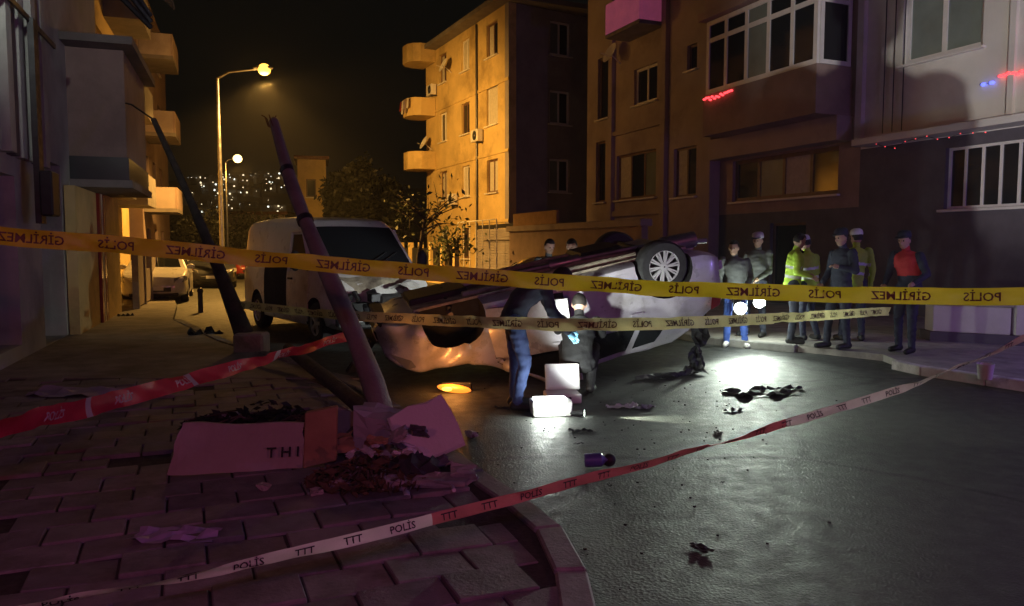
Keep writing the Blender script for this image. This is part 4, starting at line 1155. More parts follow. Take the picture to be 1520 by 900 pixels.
    best = np.full(nf, 1e9); mi = np.zeros(nf, int)
    for a,b,ra,rb,m_ in segs:
        a_, b_ = np.array(a), np.array(b); d = b_-a_; L2 = max(1e-9, d@d)
        t = np.clip(((cen-a_)@d)/L2, 0, 1); q = np.linalg.norm(cen-(a_+t[:,None]*d), axis=1)-(ra+(rb-ra)*t)
        k = q < best; best[k] = q[k]; mi[k] = m_
    vn = len(me.vertices); cloth = np.zeros(vn, bool); skinv = np.zeros(vn, bool)
    for p_, m_ in zip(me.polygons, mi):
        (cloth if m_ in (0,1,4,5) else skinv)[list(p_.vertices)] = True
    sd_ = Vector((loc[0]*3.1, loc[1]*1.7, 0))
    co = np.empty(vn*3); no = np.empty(vn*3); me.vertices.foreach_get('co', co); me.vertices.foreach_get('normal', no)
    co = co.reshape(-1,3); no = no.reshape(-1,3)
    for k_ in np.nonzero(cloth & ~skinv)[0]:      # folds in the clothing
        c_ = Vector(co[k_])
        q_ = c_*9+sd_; f_ = mnoise.noise(Vector((q_.x,q_.y,q_.z*2.4)))*.009+mnoise.noise(c_*22+sd_)*.003
        co[k_] += no[k_]*f_
    me.vertices.foreach_set('co', co.ravel())
    if stripes:
        ax = np.array(J['che']-J['pel']); ll = np.linalg.norm(ax); ax /= ll
        h_ = (cen-np.array(J['pel']))@ax
        mi[(mi == 0) & (np.abs(cen[:,0]) < .21) & ((np.abs(h_-.12) < .022) | (np.abs(h_-.27) < .022))] = 4
    # fingers, eyes and mouth join the same mesh
    ex = MB(); exm = []
    def addf(m_): exm.extend([m_]*(len(ex.f)-len(exm)))
    for s in 'LR':
        d = (J['wr'+s]-J['el'+s]).normalized(); sg = 1 if s == 'L' else -1
        side = Vector((0,-1,0)); side = (side-d*side.dot(d)).normalized(); inn = d.cross(side)*(-sg)
        base = J['wr'+s]+d*.085
        for k,(o,ln) in enumerate(((-.026,.062),(-.009,.075),(.009,.071),(.026,.056))):
            p = base+side*(-o); q = p+d*ln*.5+inn*.006; r = p+d*ln*.85+inn*.03
            ex.tube([p-d*.02,p,q,r], [.0095,.0095,.009,.007], 7)
        p = J['wr'+s]+d*.035+side*.025; ex.tube([p, p+side*.025+d*.02, p+side*.032+d*.05+inn*.01], [.012,.011,.008], 7)
        addf(6)
    for k in (-1,1): ex.sphere(hc+xh*k*.031+uh*.012+fw*.083, .0105, 8, 6)
    addf(7)
    ex.tube([hc-xh*.022-uh*.062+fw*.078, hc-uh*.062+fw*.088, hc+xh*.022-uh*.062+fw*.078], .005, 6); addf(6)
    bm = bmesh.new(); bm.from_mesh(me)
    me.materials.append(MATS['eye'])
    nv = [bm.verts.new(v) for v in ex.v]
    for f in ex.f:
        try: bm.faces.new([nv[i] for i in f])
        except ValueError: pass
    bm.to_mesh(me); bm.free()
    allm = list(mi)+exm[:len(me.polygons)-nf]
    me.polygons.foreach_set('material_index', allm); me.polygons.foreach_set('use_smooth', [True]*len(me.polygons)); me.update()
    o = bpy.data.objects.new('body', me); col.objects.link(o); o.parent = root
    # hair and cap
    hm = MB(); vs=[]; 
    for j in range(8):
        th = R(4+j*13.5)
        for i in range(20):
            ph = 2*math.pi*i/20
            front = math.sin(ph) < -.25
            tt = min(th, R(62)) if front else th*(1.22 if math.sin(ph) > .2 else 1.05)
            v = Vector((.083*math.sin(tt)*math.cos(ph), .102*math.sin(tt)*math.sin(ph), .113*math.cos(tt)))
            hm.v.append(tuple(HM @ v + hc + uh*.022))
    hm.f = [(j*20+i, j*20+(i+1)%20, (j+1)*20+(i+1)%20, (j+1)*20+i) for j in range(7) for i in range(20)]+[tuple(range(19,-1,-1))]
    hm.mi = [0]*len(hm.f)
    hm.build('hair', 'hair', root, smooth=True)
    if hat:
        cm = MB()
        cm.lathe([(.001,.135),(.05,.132),(.085,.112),(.097,.075),(.099,.035),(.094,.03)], hc+uh*.022, HM, 22)
        c = cm.build('cap', hat, root, smooth=50)
        pk = MB()
        arc = [(-.08,-.055),(-.07,-.13),(-.035,-.165),(0,-.173),(.035,-.165),(.07,-.13),(.08,-.055)]
        pts = [HM @ Vector((x,y,.045-.12*max(0,(-y-.06)))) + hc+uh*.022 for x,y in arc]
        pk.add([*pts, *[p+uh*.008 for p in pts]], [tuple(range(7)), tuple(range(13,6,-1))]+[(i,i+1,i+8,i+7) for i in range(6)])
        pk.build('peak', 'cap_navy', c)
    return root

ZP = .09
person('man in dark jacket and blue jeans bending over beside the white case', G(770,607), R(95),
    dict(pel=(0,.06,.90), spi=(0,-.02,1.07), che=(0,-.16,1.19), nec=(0,-.29,1.26), hea=(0,-.41,1.27), shL=(.19,-.23,1.22), shR=(-.19,-.23,1.22), elL=(.23,-.34,.97), elR=(-.22,-.30,.96), wrL=(.16,-.50,.80), wrR=(-.16,-.46,.78), hiL=(.09,.05,.88), hiR=(-.09,.05,.88), knL=(.11,.02,.48), knR=(-.11,-.05,.48)),
    top='cloth_navy', bottom='denim', hand='glove_blue', nod=.6)
person('crouching person in black working at the side of the overturned car', V(.72,8.38,0), R(172),
    dict(pel=(0,.14,.36), spi=(0,.06,.53), che=(0,-.06,.70), nec=(0,-.13,.83), hea=(0,-.19,.95), shL=(.19,-.08,.77), shR=(-.19,-.08,.77), elL=(.25,-.28,.62), elR=(-.25,-.28,.62), wrL=(.15,-.46,.70), wrR=(-.13,-.44,.62),
         hiL=(.10,.12,.34), hiR=(-.10,.12,.34), knL=(.17,-.26,.50), knR=(-.17,-.26,.46), anL=(.14,.04,.10), anR=(-.14,.06,.10), toL=(.16,-.14,.04), toR=(-.16,-.12,.04)),
    top='cloth_black', bottom='cloth_black', nod=.3)
LEAN1 = dict(pel=(.03,0,.945), spi=(.02,-.01,1.15), che=(-.01,-.03,1.33), nec=(-.02,-.04,1.48), hea=(-.03,-.08,1.61), shL=(.17,-.03,1.39), shR=(-.20,-.03,1.41), knL=(.13,-.07,.5), anL=(.17,-.02,.09), toL=(.22,-.19,.04))
LEAN2 = dict(pel=(-.03,.02,.945), spi=(-.02,.02,1.15), che=(.01,.0,1.34), nec=(.02,-.01,1.49), hea=(.03,-.05,1.62), shL=(.20,0,1.41), shR=(-.17,0,1.39), knR=(-.14,-.05,.5), anR=(-.20,.06,.09), toR=(-.26,-.11,.04))
ARMF = dict(elL=(.24,-.02,1.14), wrL=(.13,-.24,1.08), elR=(-.24,-.02,1.14), wrR=(-.13,-.24,1.06))
person('bareheaded onlooker with lit face standing behind the overturned car', V(.88,11.35,0), R(-25), ARMF, top='cloth_black', bottom='cloth_navy', scale=.97, nod=.2)
person('second onlooker in grey collar beside the other behind the overturned car', V(.56,11.78,0), R(25), ARMF, top='cloth_grey', bottom='cloth_black', scale=.97, nod=.2)
FL = dict(elL=(.24,-.05,1.12), wrL=(.16,-.34,1.0), elR=(-.25,.03,1.12), wrR=(-.24,-.08,.87))
person('person in grey jacket and blue trousers holding a lit floodlight by the kerb', V(3.52,12.2,0), R(-18), {**LEAN1, **FL}, top='cloth_grey', bottom='cloth_blue', shoes='shoe_white', scale=.97, look=-.3)
person('person in pale jacket holding a floodlight behind the other floodlight holder', V(4.06,12.85,ZP), R(-40), {**LEAN2, **FL}, top='cloth_grey', bottom='cloth_navy', shoes='shoe_black', scale=.98, hat='cap_white')
HV = dict(top='hivis', bottom='cloth_navy', stripes=True)
person('police officer in yellow green jacket seen in profile, bareheaded, next to a capped colleague', V(4.33,11.95,ZP), R(80), {**LEAN1, **ARMF}, scale=.98, look=.25, nod=.25, **HV)
person('police officer in yellow green jacket and white cap facing the bareheaded colleague', V(4.72,12.35,ZP), R(-150), {**LEAN2, 'elL':(.27,.05,1.14), 'wrL':(.30,-.04,.90), 'elR':(-.26,-.03,1.15), 'wrR':(-.12,-.22,1.18)}, hat='cap_white', look=.4, nod=.15, scale=.95, **HV)
person('dark uniformed officer with dark cap standing in front of a high visibility jacket', V(4.83,11.35,ZP), R(-70), dict(LEAN2, elL=(.27,.0,1.15), wrL=(.14,-.16,1.2), elR=(-.27,.02,1.14), wrR=(-.22,-.15,.95), knR=(-.12,-.10,.5), anR=(-.13,-.12,.09), toR=(-.14,-.30,.04)), top='cloth_navy', bottom='cloth_navy', hat='cap_navy', scale=1.0)
person('police officer in yellow green jacket half hidden behind the dark uniformed officer', V(5.42,12.25,ZP), R(170), LEAN1, hat='cap_white', scale=1.01, look=.5, **HV)
person('medic in dark uniform with red vest and dark cap beside the tape end', V(5.60,10.95,ZP), R(-55), dict(LEAN1, elL=(.28,-.02,1.14), wrL=(.2,-.2,1.02), elR=(-.26,-.05,1.14), wrR=(-.22,-.22,.98), knL=(.13,-.10,.5), anL=(.14,-.10,.09), toL=(.16,-.28,.04)), top='cloth_navy', bottom='cloth_navy', vest='cloth_red', hat='cap_navy', scale=.98)

# ------------------------------------------------------------------ tapes
def spline(pts, n=14):
    pts = [Vector(p) for p in pts]; q = [pts[0]*2-pts[1]]+pts+[pts[-1]*2-pts[-2]]; out = []
    for i in range(1, len(q)-2):
        for k in range(n):
            t = k/n; p0,p1,p2,p3 = q[i-1],q[i],q[i+1],q[i+2]
            out.append(.5*((2*p1)+(-p0+p2)*t+(2*p0-5*p1+4*p2-p3)*t*t+(-p0+3*p1-3*p2+p3)*t**3))
    out.append(pts[-1]); return out
def text_mesh(txt, h, bold=.0):
    c = bpy.data.curves.new('t','FONT'); c.body = txt; c.size = h; c.offset = bold*h; c.resolution_u = 2
    o = bpy.data.objects.new('t', c); col.objects.link(o); bpy.context.view_layer.update()
    me = bpy.data.meshes.new_from_object(o.evaluated_get(bpy.context.evaluated_depsgraph_get()))
    v = [tuple(x.co) for x in me.vertices]; f = [tuple(p.vertices) for p in me.polygons]
    bpy.data.objects.remove(o); bpy.data.curves.remove(c); bpy.data.meshes.remove(me)
    return v, f
def tape(label, pts, width, m, words=None, gap=.18, mirror=False, twist=None, ink='ink', ht=.62, bands=None, edge=None, lift=.003, seed=1):
    rs = random.Random(seed)
    path = spline(pts, 16); n = len(path)
    S = [0]
    for a,b in zip(path, path[1:]): S.append(S[-1]+(b-a).length)
    ph = [rs.uniform(0,6) for _ in range(4)]
    root = thing('police_tape', label, 'tape', path[0])
    def frame(s):
        s = max(0, min(S[-1]-1e-4, s)); i = int(np.searchsorted(S, s, 'right'))-1; i = min(i, n-2)
        t = (s-S[i])/(S[i+1]-S[i]); p = path[i].lerp(path[i+1], t)
        a = path[max(i-1,0)]; b = path[min(i+2,n-1)]; tg = (b-a).normalized()
        up = Vector((0,0,1)); up = (up-tg*up.dot(tg)).normalized(); sd = tg.cross(up)
        ang = .26*math.sin(s*1.7+ph[0])+.16*math.sin(s*4.1+ph[1])+.10*math.sin(s*11.3+ph[2])
        if twist: ang += twist(s/S[-1])
        return p, up*math.cos(ang)+sd*math.sin(ang), sd*math.cos(ang)-up*math.sin(ang)
    def surf(s, v, l=0.0):
        p, w, nn = frame(s); cv = .12*width*math.sin(s*9+ph[2])*(v*v*4)+.05*width*math.sin(s*31+v*9)*math.sin(s*5.3) + .03*width*math.sin(s*23+v*4+ph[3])
        return p+w*v*width+nn*(cv+l)
    mb = MB(); N = int(S[-1]/.03)+2; ny = 4
    for k in range(N+1):
        s = S[-1]*k/N
        for j in range(ny+1): mb.v.append(tuple(surf(s, j/ny-.5)))
    for k in range(N):
        s = S[-1]*(k+.5)/N
        for j in range(ny):
            i = k*(ny+1)+j; mb.f.append((i,i+1,i+ny+2,i+ny+1)); mb.mi.append(bands(s, j) if bands else 0)
    mats = m if isinstance(m, (list,tuple)) else [m]
    part(mb, 'strip', list(mats), root, smooth=True)
    if words:
        s = .1; k = 0; cache = {w_: text_mesh(w_, width*ht/.72, .015) for w_ in set(words)}
        while True:
            v, f = cache[words[k % len(words)]]
            x1 = max(a[0] for a in v)
            if s+x1 > S[-1]-.05: break
            out = []; out2 = []; tm = MB()
            for x,y,z in v:
                sx = s+(x1-x if mirror else x); vv = y/width-ht*.5
                out.append(surf(sx, vv, lift)); out2.append(surf(sx, vv, -lift))   # the print shows on both faces
            tm.add(out, f); tm.add(out2, f)
            tag(part(tm, 'printed_word', ink, root), kind='stuff')
            s += x1+gap; k += 1
    return root
def PP(lst): return [P(x,y,d) for x,y,d in lst]
tape('upper yellow police tape stretched level across the whole scene with mirrored lettering', PP([(-160,330,3.9),(0,350,4.1),(200,366,4.3),(420,387,4.5),(640,405,4.6),(830,419,4.7),(1000,429,4.7),(1200,436,4.6),(1400,440,4.4),(1520,440,4.2),(1700,434,4.0)]),
     .098, 'tape_yellow', ['POLİS','GİRİLMEZ'], .16, True, ink='ink_brown', ht=.5, seed=3)
tape('lower slack yellow police tape from the dark pole past the bending man to the medic', PP([(352,452,11.6),(480,466,9.6),(640,475,7.9),(790,481,6.9),(900,482,6.8),(1050,478,7.4),(1180,471,8.6),(1320,462,10.6)]),
     .115, 'tape_pale', ['POLİS','GİRİLMEZ'], .16, True, ink='ink_brown', ht=.5, seed=5)
tape('broad red police tape tied to the leaning pole', PP([(-140,672,2.9),(0,634,3.3),(150,600,4.2),(330,551,5.6),(450,518,6.7),(524,497,7.35)]),
     .105, ['tape_red','tape_white'], ['POLİS'], .5, False, twist=lambda t: .45*math.sin(t*9), ht=.45, ink='tape_white',
     bands=lambda s,j: 1 if (s % 1.15) < .06 else 0, seed=7)
tape('red and white police tape sagging low across the pavement and road with black lettering', PP([(-90,930,2.5),(60,898,2.6),(300,852,2.85),(540,797,3.15),(740,746,3.45),(880,709,3.7),(1000,678,3.95),(1150,634,4.3),(1330,580,4.7),(1440,538,4.95),(1540,494,5.15),(1750,405,5.5)]),
     .052, ['tape_white','tape_pink'], ['TTT','POLİS','TTT'], .12, False, twist=lambda t: .25+.9*math.sin(t*19)*(1 if .45<t<.86 else .35), ht=.6,
     bands=lambda s,j: 1 if 1.75 < s < 3.95 else 0, seed=8)

# ------------------------------------------------------------------ poles
lp_b, lp_t = G(575,632,.10), P(402,180,8.6)
lp_b.z = .05
t = thing('leaning_pole', 'snapped concrete utility pole leaning left over the rubble', 'pole', lp_b)
mb = MB(); mb.tube([lp_b.lerp(lp_t, k/8)+Vector((.035*math.sin(k*.9),.02*math.sin(k*1.7),0)) for k in range(9)], [.105-.0065*k+.006*math.sin(k*2.3) for k in range(9)], 14); part(mb, 'shaft', 'concrete_pole', t, smooth=50)
mb = MB()
for k in range(5):
    a = k*1.26; o = Vector((math.cos(a)*.05, math.sin(a)*.05, 0)); d = (lp_t-lp_b).normalized(); mb.tube([lp_t+o-d*.1, lp_t+o+d*(.05+.02*math.sin(k*3)), lp_t+o*1.6+d*.09], .006, 5)
part(mb, 'reinforcing_bars', 'rust', t)
d = (lp_t-lp_b).normalized()
for q in (.62, .8):
    mb = MB(); c = lp_b.lerp(lp_t,q); rr = d.to_track_quat('Z','Y').to_matrix(); rc = .105-.0065*8*q; mb.lathe([(rc,-.03),(rc+.009,-.03),(rc+.009,.03),(rc,.03)], c+Vector((.035*math.sin(8*q*.9),.02*math.sin(8*q*1.7),0)), rr, 16, closed=True); part(mb, 'clamp_band', 'dark_metal', t)
mb = MB(); c = lp_b-Vector((0,0,.04))
r2 = random.Random(4)
for k in range(9):
    a = k*.7; mb.box(c+Vector((math.cos(a)*.16, math.sin(a)*.14, .05)), (r2.uniform(.08,.18),)*2+(r2.uniform(.08,.2),), Matrix.Rotation(r2.uniform(-.6,.6),3,(r2.random(),r2.random(),.4)))
part(mb, 'broken_foot', 'concrete', t, bevel=.012)

dp_b, dp_t = G(372,522,.10), P(228,178,13.2)
t = thing('leaning_pole', 'slim dark timber pole leaning left near the van', 'pole', dp_b)
mb = MB(); mb.tube([dp_b.lerp(dp_t,k/8)+Vector((.05*math.sin(k*.39),0,0)) for k in range(9)], [.15,.125,.105,.085,.075,.06,.055,.05,.045], 10); part(mb, 'shaft', 'timber_dark', t, smooth=50)
mb = MB(); mb.tube([dp_t, dp_t+V(-.5,.3,.3), dp_t+V(-1.4,1.5,.6)], .015, 5); part(mb, 'cable', 'plastic_black', t)
mb = MB(); mb.box(dp_b+V(.02,0,.12), (.42,.36,.3)); part(mb, 'footing', 'concrete', t, bevel=.03)

# ------------------------------------------------------------------ street lamps (sodium)
def street_lamp(label, base, h, arm, power, lens_r, lm='sodium'):
    t = thing('street_lamp', label, 'street lamp', base); b = Vector(base)
    mb = MB(); mb.tube([b, b+V(0,0,h*.5), b+V(0,0,h)], [.10,.08,.055], 10); part(mb, 'pole', 'steel', t, smooth=50)
    e = b+V(arm,-.2,h+.28)
    mb = MB(); mb.tube([b+V(0,0,h-.02), b+V(arm*.3,-.06,h+.2), e], [.045,.04,.035], 8); part(mb, 'arm', 'steel', t, smooth=50)
    mb = MB(); mb.sphere(e+V(.2,0,.04), (.38,.16,.09), 14, 8); hd_ = part(mb, 'lamp_head', 'steel', t, smooth=True)
    mb = MB(); mb.sphere(e+V(.24,0,-.02), (lens_r*1.1,lens_r,lens_r), 16, 10); part(mb, 'lens', lm, t, smooth=True)
    c = e+V(.24,-.02,-.16-lens_r)
    lamp('street_light', 'SPOT', c, power*.85, (1,.50,.10), t, size=.15, aim=c+V(-.05,.0,-1), angle=138, blend=.6)
    lamp('glow_light', 'POINT', c, power*.05, (1,.50,.10), t, size=.15)
    lamp('facade_light', 'SPOT', c+V(.05,.05,0), power*.8, (1,.50,.10), t, size=.15, aim=c+V(6.0,9.2,-4.6), angle=106, blend=.8)
    return t
b1 = P(330,380,29); b1.z = 0
street_lamp('tall street lamp with a curved arm glowing orange over the street', b1, 7.75, 1.55, 8000, .21)
b2 = P(338,375,58); b2.z = 0
street_lamp('distant street lamp glowing orange farther down the street', b2, 7.75, .75, 3000, .30, 'sodium_far')

# ------------------------------------------------------------------ forensic lights and case
def floodlight(label, p, aim, r, power, size, angle=64, held=True):
    p, aim = Vector(p), Vector(aim); d = (aim-p).normalized(); q = d.to_track_quat('Z','Y').to_matrix()
    t = thing('floodlight', label, 'floodlight', p)
    mb = MB(); mb.lathe([(.001,-.16),(r*.45,-.16),(r*.55,-.06),(r*1.05,-.01),(r*1.1,.02),(r*1.0,.025)], p, q, 18); part(mb, 'housing', 'plastic_black', t, smooth=40)
    mb = MB(); mb.lathe([(.001,.035),(r*.6,.03),(r*.98,.012)], p, q, 18); part(mb, 'lens', 'lamp_white', t, smooth=True)
    mb = MB(); mb.tube([p-d*.13, p-d*.15-V(0,0,.12)], .02, 8); part(mb, 'grip', 'plastic_black', t)
    lamp('flood_spill', 'POINT', p+d*.16, 30, (.88,1,.88), t, size=.08)
    lamp('flood_light', 'SPOT', p+d*.06, power, (.86,1,.84), t, size=size, aim=aim, angle=angle, blend=.85)
    return t
floodlight('lit floodlight held low beside the tail of the overturned car', P(1099,458,11.85), V(.9,2.5,.3), .095, 290, .09)
floodlight('lit floodlight held by the second person at the kerb', P(1127,449,12.45), V(1.5,3.0,.3), .09, 270, .09)

cs = G(832,598)
t = thing('equipment_case', 'open white equipment case standing behind the bright lamp box', 'case', cs)
q = Matrix.Rotation(R(6),3,'Z')
mb = MB(); mb.box(cs+V(.02,.06,.05), (.36,.26,.10), q); part(mb, 'case_base', 'plate_white', t, bevel=.012)
ql = q @ Matrix.Rotation(R(-14),3,'X'); mb = MB(); mb.box(cs+V(.03,.20,.235), (.36,.035,.27), ql); lid = part(mb, 'lid', 'plate_white', t, bevel=.01)
mb = MB(); mb.box(cs+V(.03,.176,.235), (.29,.012,.20), ql); part(mb, 'lid_panel', 'paper', lid)
mb = MB(); mb.tube([cs+V(-.08,-.09,.06), cs+V(-.08,-.13,.07), cs+V(.10,-.11,.07), cs+V(.10,-.075,.06)], .009, 6); part(mb, 'handle', 'plastic_black', t)
ls = G(818,618)
t = thing('lamp_box', 'glaring white lamp box lying on the road before the white case', 'lamp', ls)
q = Matrix.Rotation(R(8),3,'Z')
mb = MB(); mb.box(ls+V(0,.05,.075), (.36,.20,.15), q, tap=1.08); part(mb, 'housing', 'plate_white', t, bevel=.012)
mb = MB(); mb.box(ls+V(-.015,-.064,.08), (.28,.012,.11), q); part(mb, 'front_panel', 'lamp_white', t)
mb = MB(); mb.box(ls+V(-.01,.04,.163), (.30,.15,.012), q); part(mb, 'top_panel', 'lamp_white_soft', t)
lamp('box_light', 'SPOT', ls+V(.08,.02,.24), 170, (.93,1,.93), t, size=.06, aim=V(1.9,9.3,1.45), angle=84, blend=.7)
lamp('box_front_light', 'POINT', ls+V(-.05,-.16,.14), 11, (.93,1,.93), t, size=.05)
tp = ls+V(.26,-.02,.035)
t = thing('torch', 'lit torch lying on the road beside the lamp box', 'torch', tp-V(0,0,.035))
aim = G(1080,625,.0); d = (V(aim.x,aim.y,.0)-V(tp.x,tp.y,0)).normalized()
mb = MB(); mb.tube([tp-d*.12, tp], .02, 10); part(mb, 'barrel', 'plastic_black', t, smooth=40)
mb = MB(); mb.tube([tp, tp+d*.05], [.022,.033], 12); part(mb, 'head', 'plastic_black', t, smooth=40)
mb = MB(); qq = d.to_track_quat('Z','Y').to_matrix(); mb.lathe([(.001,.0),(.03,.0)], tp+d*.052, qq, 14); part(mb, 'lens', 'lamp_white', t)
lamp('torch_light', 'SPOT', tp+d*.06+V(0,0,.05), 520, (.92,1,.78), t, size=.02, aim=tp+d*3+V(0,0,-.05), angle=24, blend=.35)

# torch in the bending man's gloved hand
tp = P(812,484,7.72); aim = P(885,452,8.95); d = (aim-tp).normalized()
t = thing('torch', 'lit torch held in the gloved hand of the bending man', 'torch', tp)
mb = MB(); mb.tube([tp-d*.13, tp], .018, 10); part(mb, 'barrel', 'plastic_black', t, smooth=40)
mb = MB(); mb.tube([tp, tp+d*.04], [.02,.03], 12); part(mb, 'head', 'plastic_black', t, smooth=40)
mb = MB(); mb.lathe([(.001,.0),(.028,.0)], tp+d*.042, d.to_track_quat('Z','Y').to_matrix(), 14); part(mb, 'lens', 'lamp_white', t)
lamp('torch_light', 'SPOT', tp+d*.05, 120, (.94,1,.9), t, size=.02, aim=aim, angle=44, blend=.7)

E = lambda x,y,z: Matrix.Rotation(R(z),3,'Z') @ Matrix.Rotation(R(y),3,'Y') @ Matrix.Rotation(R(x),3,'X')
# torch of the onlookers behind the wreck, pointed at the van's smashed nose
tp = V(.66,11.02,1.02); aim = V(-1.75,12.35,.85); d = (aim-tp).normalized()
t = thing('torch', 'lit torch held by the onlookers behind the overturned car', 'torch', tp)
mb = MB(); mb.tube([tp-d*.13, tp], .018, 10); part(mb, 'barrel', 'plastic_black', t, smooth=40)
mb = MB(); mb.tube([tp, tp+d*.04], [.02,.03], 12); part(mb, 'head', 'plastic_black', t, smooth=40)
mb = MB(); mb.lathe([(.001,.0),(.028,.0)], tp+d*.042, d.to_track_quat('Z','Y').to_matrix(), 14); part(mb, 'lens', 'lamp_white', t)
lamp('torch_light', 'SPOT', tp+d*.05, 210, (.94,1,.94), t, size=.02, aim=aim, angle=48, blend=.6)
lamp('torch_spill', 'POINT', tp+d*.08+V(0,0,.05), 7, (.94,1,.94), t, size=.03)
# amber indicator lying lit on the road
ip = G(674,583)
t = thing('indicator_lamp', 'torn off amber indicator lamp glowing on the road under the wreck', 'lamp', ip)
mb = MB(); mb.sphere(ip+V(0,0,.045), (.19,.07,.042), 16, 10, E(8,6,-5)); part(mb, 'lens', 'lens_amber_lit', t, smooth=True)
mb = MB(); mb.sphere(ip+V(-.07,-.055,.05), (.06,.03,.024), 12, 8); part(mb, 'bulb', 'sodium', t, smooth=True)
mb = MB(); mb.box(ip+V(.02,.10,.05), (.34,.06,.09)); part(mb, 'housing', 'plastic_black', t, bevel=.012)
lamp('amber_light', 'POINT', ip+V(0,-.05,.22), 9, (1,.36,.07), t, size=.06)

# ------------------------------------------------------------------ rubble on the pavement
def chunk(name, label, c, size, m, rot, seed, cat='rubble', rough=.16, group=None, bevel=.01):
    r = random.Random(seed); c = Vector(c); t = MB()
    bm = bmesh.new(); bmesh.ops.create_cube(bm, size=1); bmesh.ops.subdivide_edges(bm, edges=bm.edges[:], cuts=2, use_grid_fill=True)
    vs = [(Vector((v.co.x*size[0], v.co.y*size[1], v.co.z*size[2])) + Vector((r.uniform(-1,1)*size[0],r.uniform(-1,1)*size[1],r.uniform(-1,1)*size[2]))*rough*.5) for v in bm.verts]
    t.add([rot @ v for v in vs], [tuple(v.index for v in f.verts) for f in bm.faces]); bm.free()
    lo = min(v[2] for v in t.v)
    o = t.build(name, m); o.location = (c.x, c.y, c.z-lo-.004)
    return tag(o, label, cat, group)
E = lambda x,y,z: Matrix.Rotation(R(z),3,'Z') @ Matrix.Rotation(R(y),3,'Y') @ Matrix.Rotation(R(x),3,'X')
ZW = .12
# long white board with printed marks, its crumpled end
b0, b1_ = G(244,706,ZW), G(492,694,ZW)
u = (b1_-b0); Lb = u.length; u.normalize(); nb = Vector((u.y,-u.x,0)); upv = (Vector((0,0,1))*.80-nb*.60).normalized()
t = thing('fallen_board', 'long pale board with dark printed marks lying tilted on the pavement', 'board', b0)
mb = MB(); H = .36
NX, NZ = 16, 5; rb = random.Random(3)
for side in (0, 1):
    for j in range(NZ+1):
        for i in range(NX+1):
            a_, h_ = i/NX, j/NZ
            s_ = Lb*.80*a_ + (.05*h_ if i == 0 else 0) + (rb.uniform(-.012,.012) if i in (0,NX) else 0)
            w_ = .018*math.sin(a_*5.1+h_*1.7)+.010*math.sin(a_*13+h_*3)+(.05*max(0,a_-.72)*math.sin(h_*4))
            mb.v.append(tuple(b0+u*(.02+s_)+upv*(H*h_*(1-.10*a_+.03*math.sin(a_*9)))+nb*(w_-side*.03)))
for side in (0, 1):
    o_ = side*(NX+1)*(NZ+1)
    for j in range(NZ):
        for i in range(NX): k = o_+j*(NX+1)+i; mb.f.append((k,k+1,k+NX+2,k+NX+1))
o_ = (NX+1)*(NZ+1); ring = list(range(NX+1))+[j*(NX+1)+NX for j in range(1,NZ+1)]+[NZ*(NX+1)+i for i in range(NX-1,-1,-1)]+[j*(NX+1) for j in range(NZ-1,0,-1)]
for k in range(len(ring)): mb.f.append((ring[k], ring[(k+1)%len(ring)], ring[(k+1)%len(ring)]+o_, ring[k]+o_))
mb.mi = [0]*len(mb.f)
part(mb, 'panel', 'board', t)
mb = MB(); mb.obox(b0+u*(.02+Lb*.80+.004), u*(Lb*.20)+V(0,.05,.03), -nb*.07, upv*H*1.12, 0); part(mb, 'torn_end', 'cardboard', t, bevel=.008)
v, f = text_mesh('T H I', .10, .02); o0 = b0+u*(Lb*.60)+upv*.10+nb*.004
mb = MB(); mb.add([o0+u*x+upv*y+nb*(.03) for x,y,z in v], f); part(mb, 'lettering', 'ink', t)
chunk('concrete_slab', 'flat pinkish concrete slab tilted up against the rubble heap', G(632,690,ZW), (.40,.05,.36), 'plaster_white', E(-28,-18,16), 3, rough=.10)
chunk('concrete_block', 'square concrete block beside the foot of the leaning pole', G(566,678,ZW), (.38,.2,.30), 'plaster_grey', E(12,8,-14), 5, rough=.14)
chunk('concrete_block', 'small broken concrete block in front of the tilted slab', G(585,728,ZW), (.16,.12,.07), 'concrete', E(5,10,30), 6)
chunk('concrete_block', 'flat grey fragment at the edge of the kerb', G(650,722,ZW), (.34,.14,.05), 'concrete', E(5,4,10), 8)
chunk('concrete_slab', 'pale slab end leaning beside the printed board', G(520,660,ZW), (.30,.06,.22), 'board', E(-30,10,-22), 9, rough=.08)
chunk('rubber_lump', 'dark torn rubber lump under the tilted slab', G(618,716,ZW), (.22,.16,.14), 'rubber', E(20,10,40), 11, rough=.5)
for k, (px,py,s,lb) in enumerate(((690,716,.10,'grey concrete crumb on the kerb by the rubble heap'),(470,735,.05,'small stone lying on the pavers below the board'),(392,728,.05,'tiny pale stone on the pavers below the printed board'),(700,650,.07,'stone at the road edge behind the rubble heap'),(545,640,.12,'dark lump of concrete behind the square block'))):
    chunk('stone', lb, G(px,py,ZW if px < 660 else .13 if k == 0 else 0), (s*1.4,s,s*.7), 'concrete', E(10,5,k*40), 20+k, rough=.35)
def stick(label, a, b, r, m='frame_white', name='broken_pipe', cat='pipe'):
    a, b = Vector(a), Vector(b); t = MB(); t.tube([a, a.lerp(b,.5)+V(0,0,.01), b], [r,r,r*.95], 10)
    o = t.build(name, m, smooth=50, off=a); o.location = a; return tag(o, label, cat)
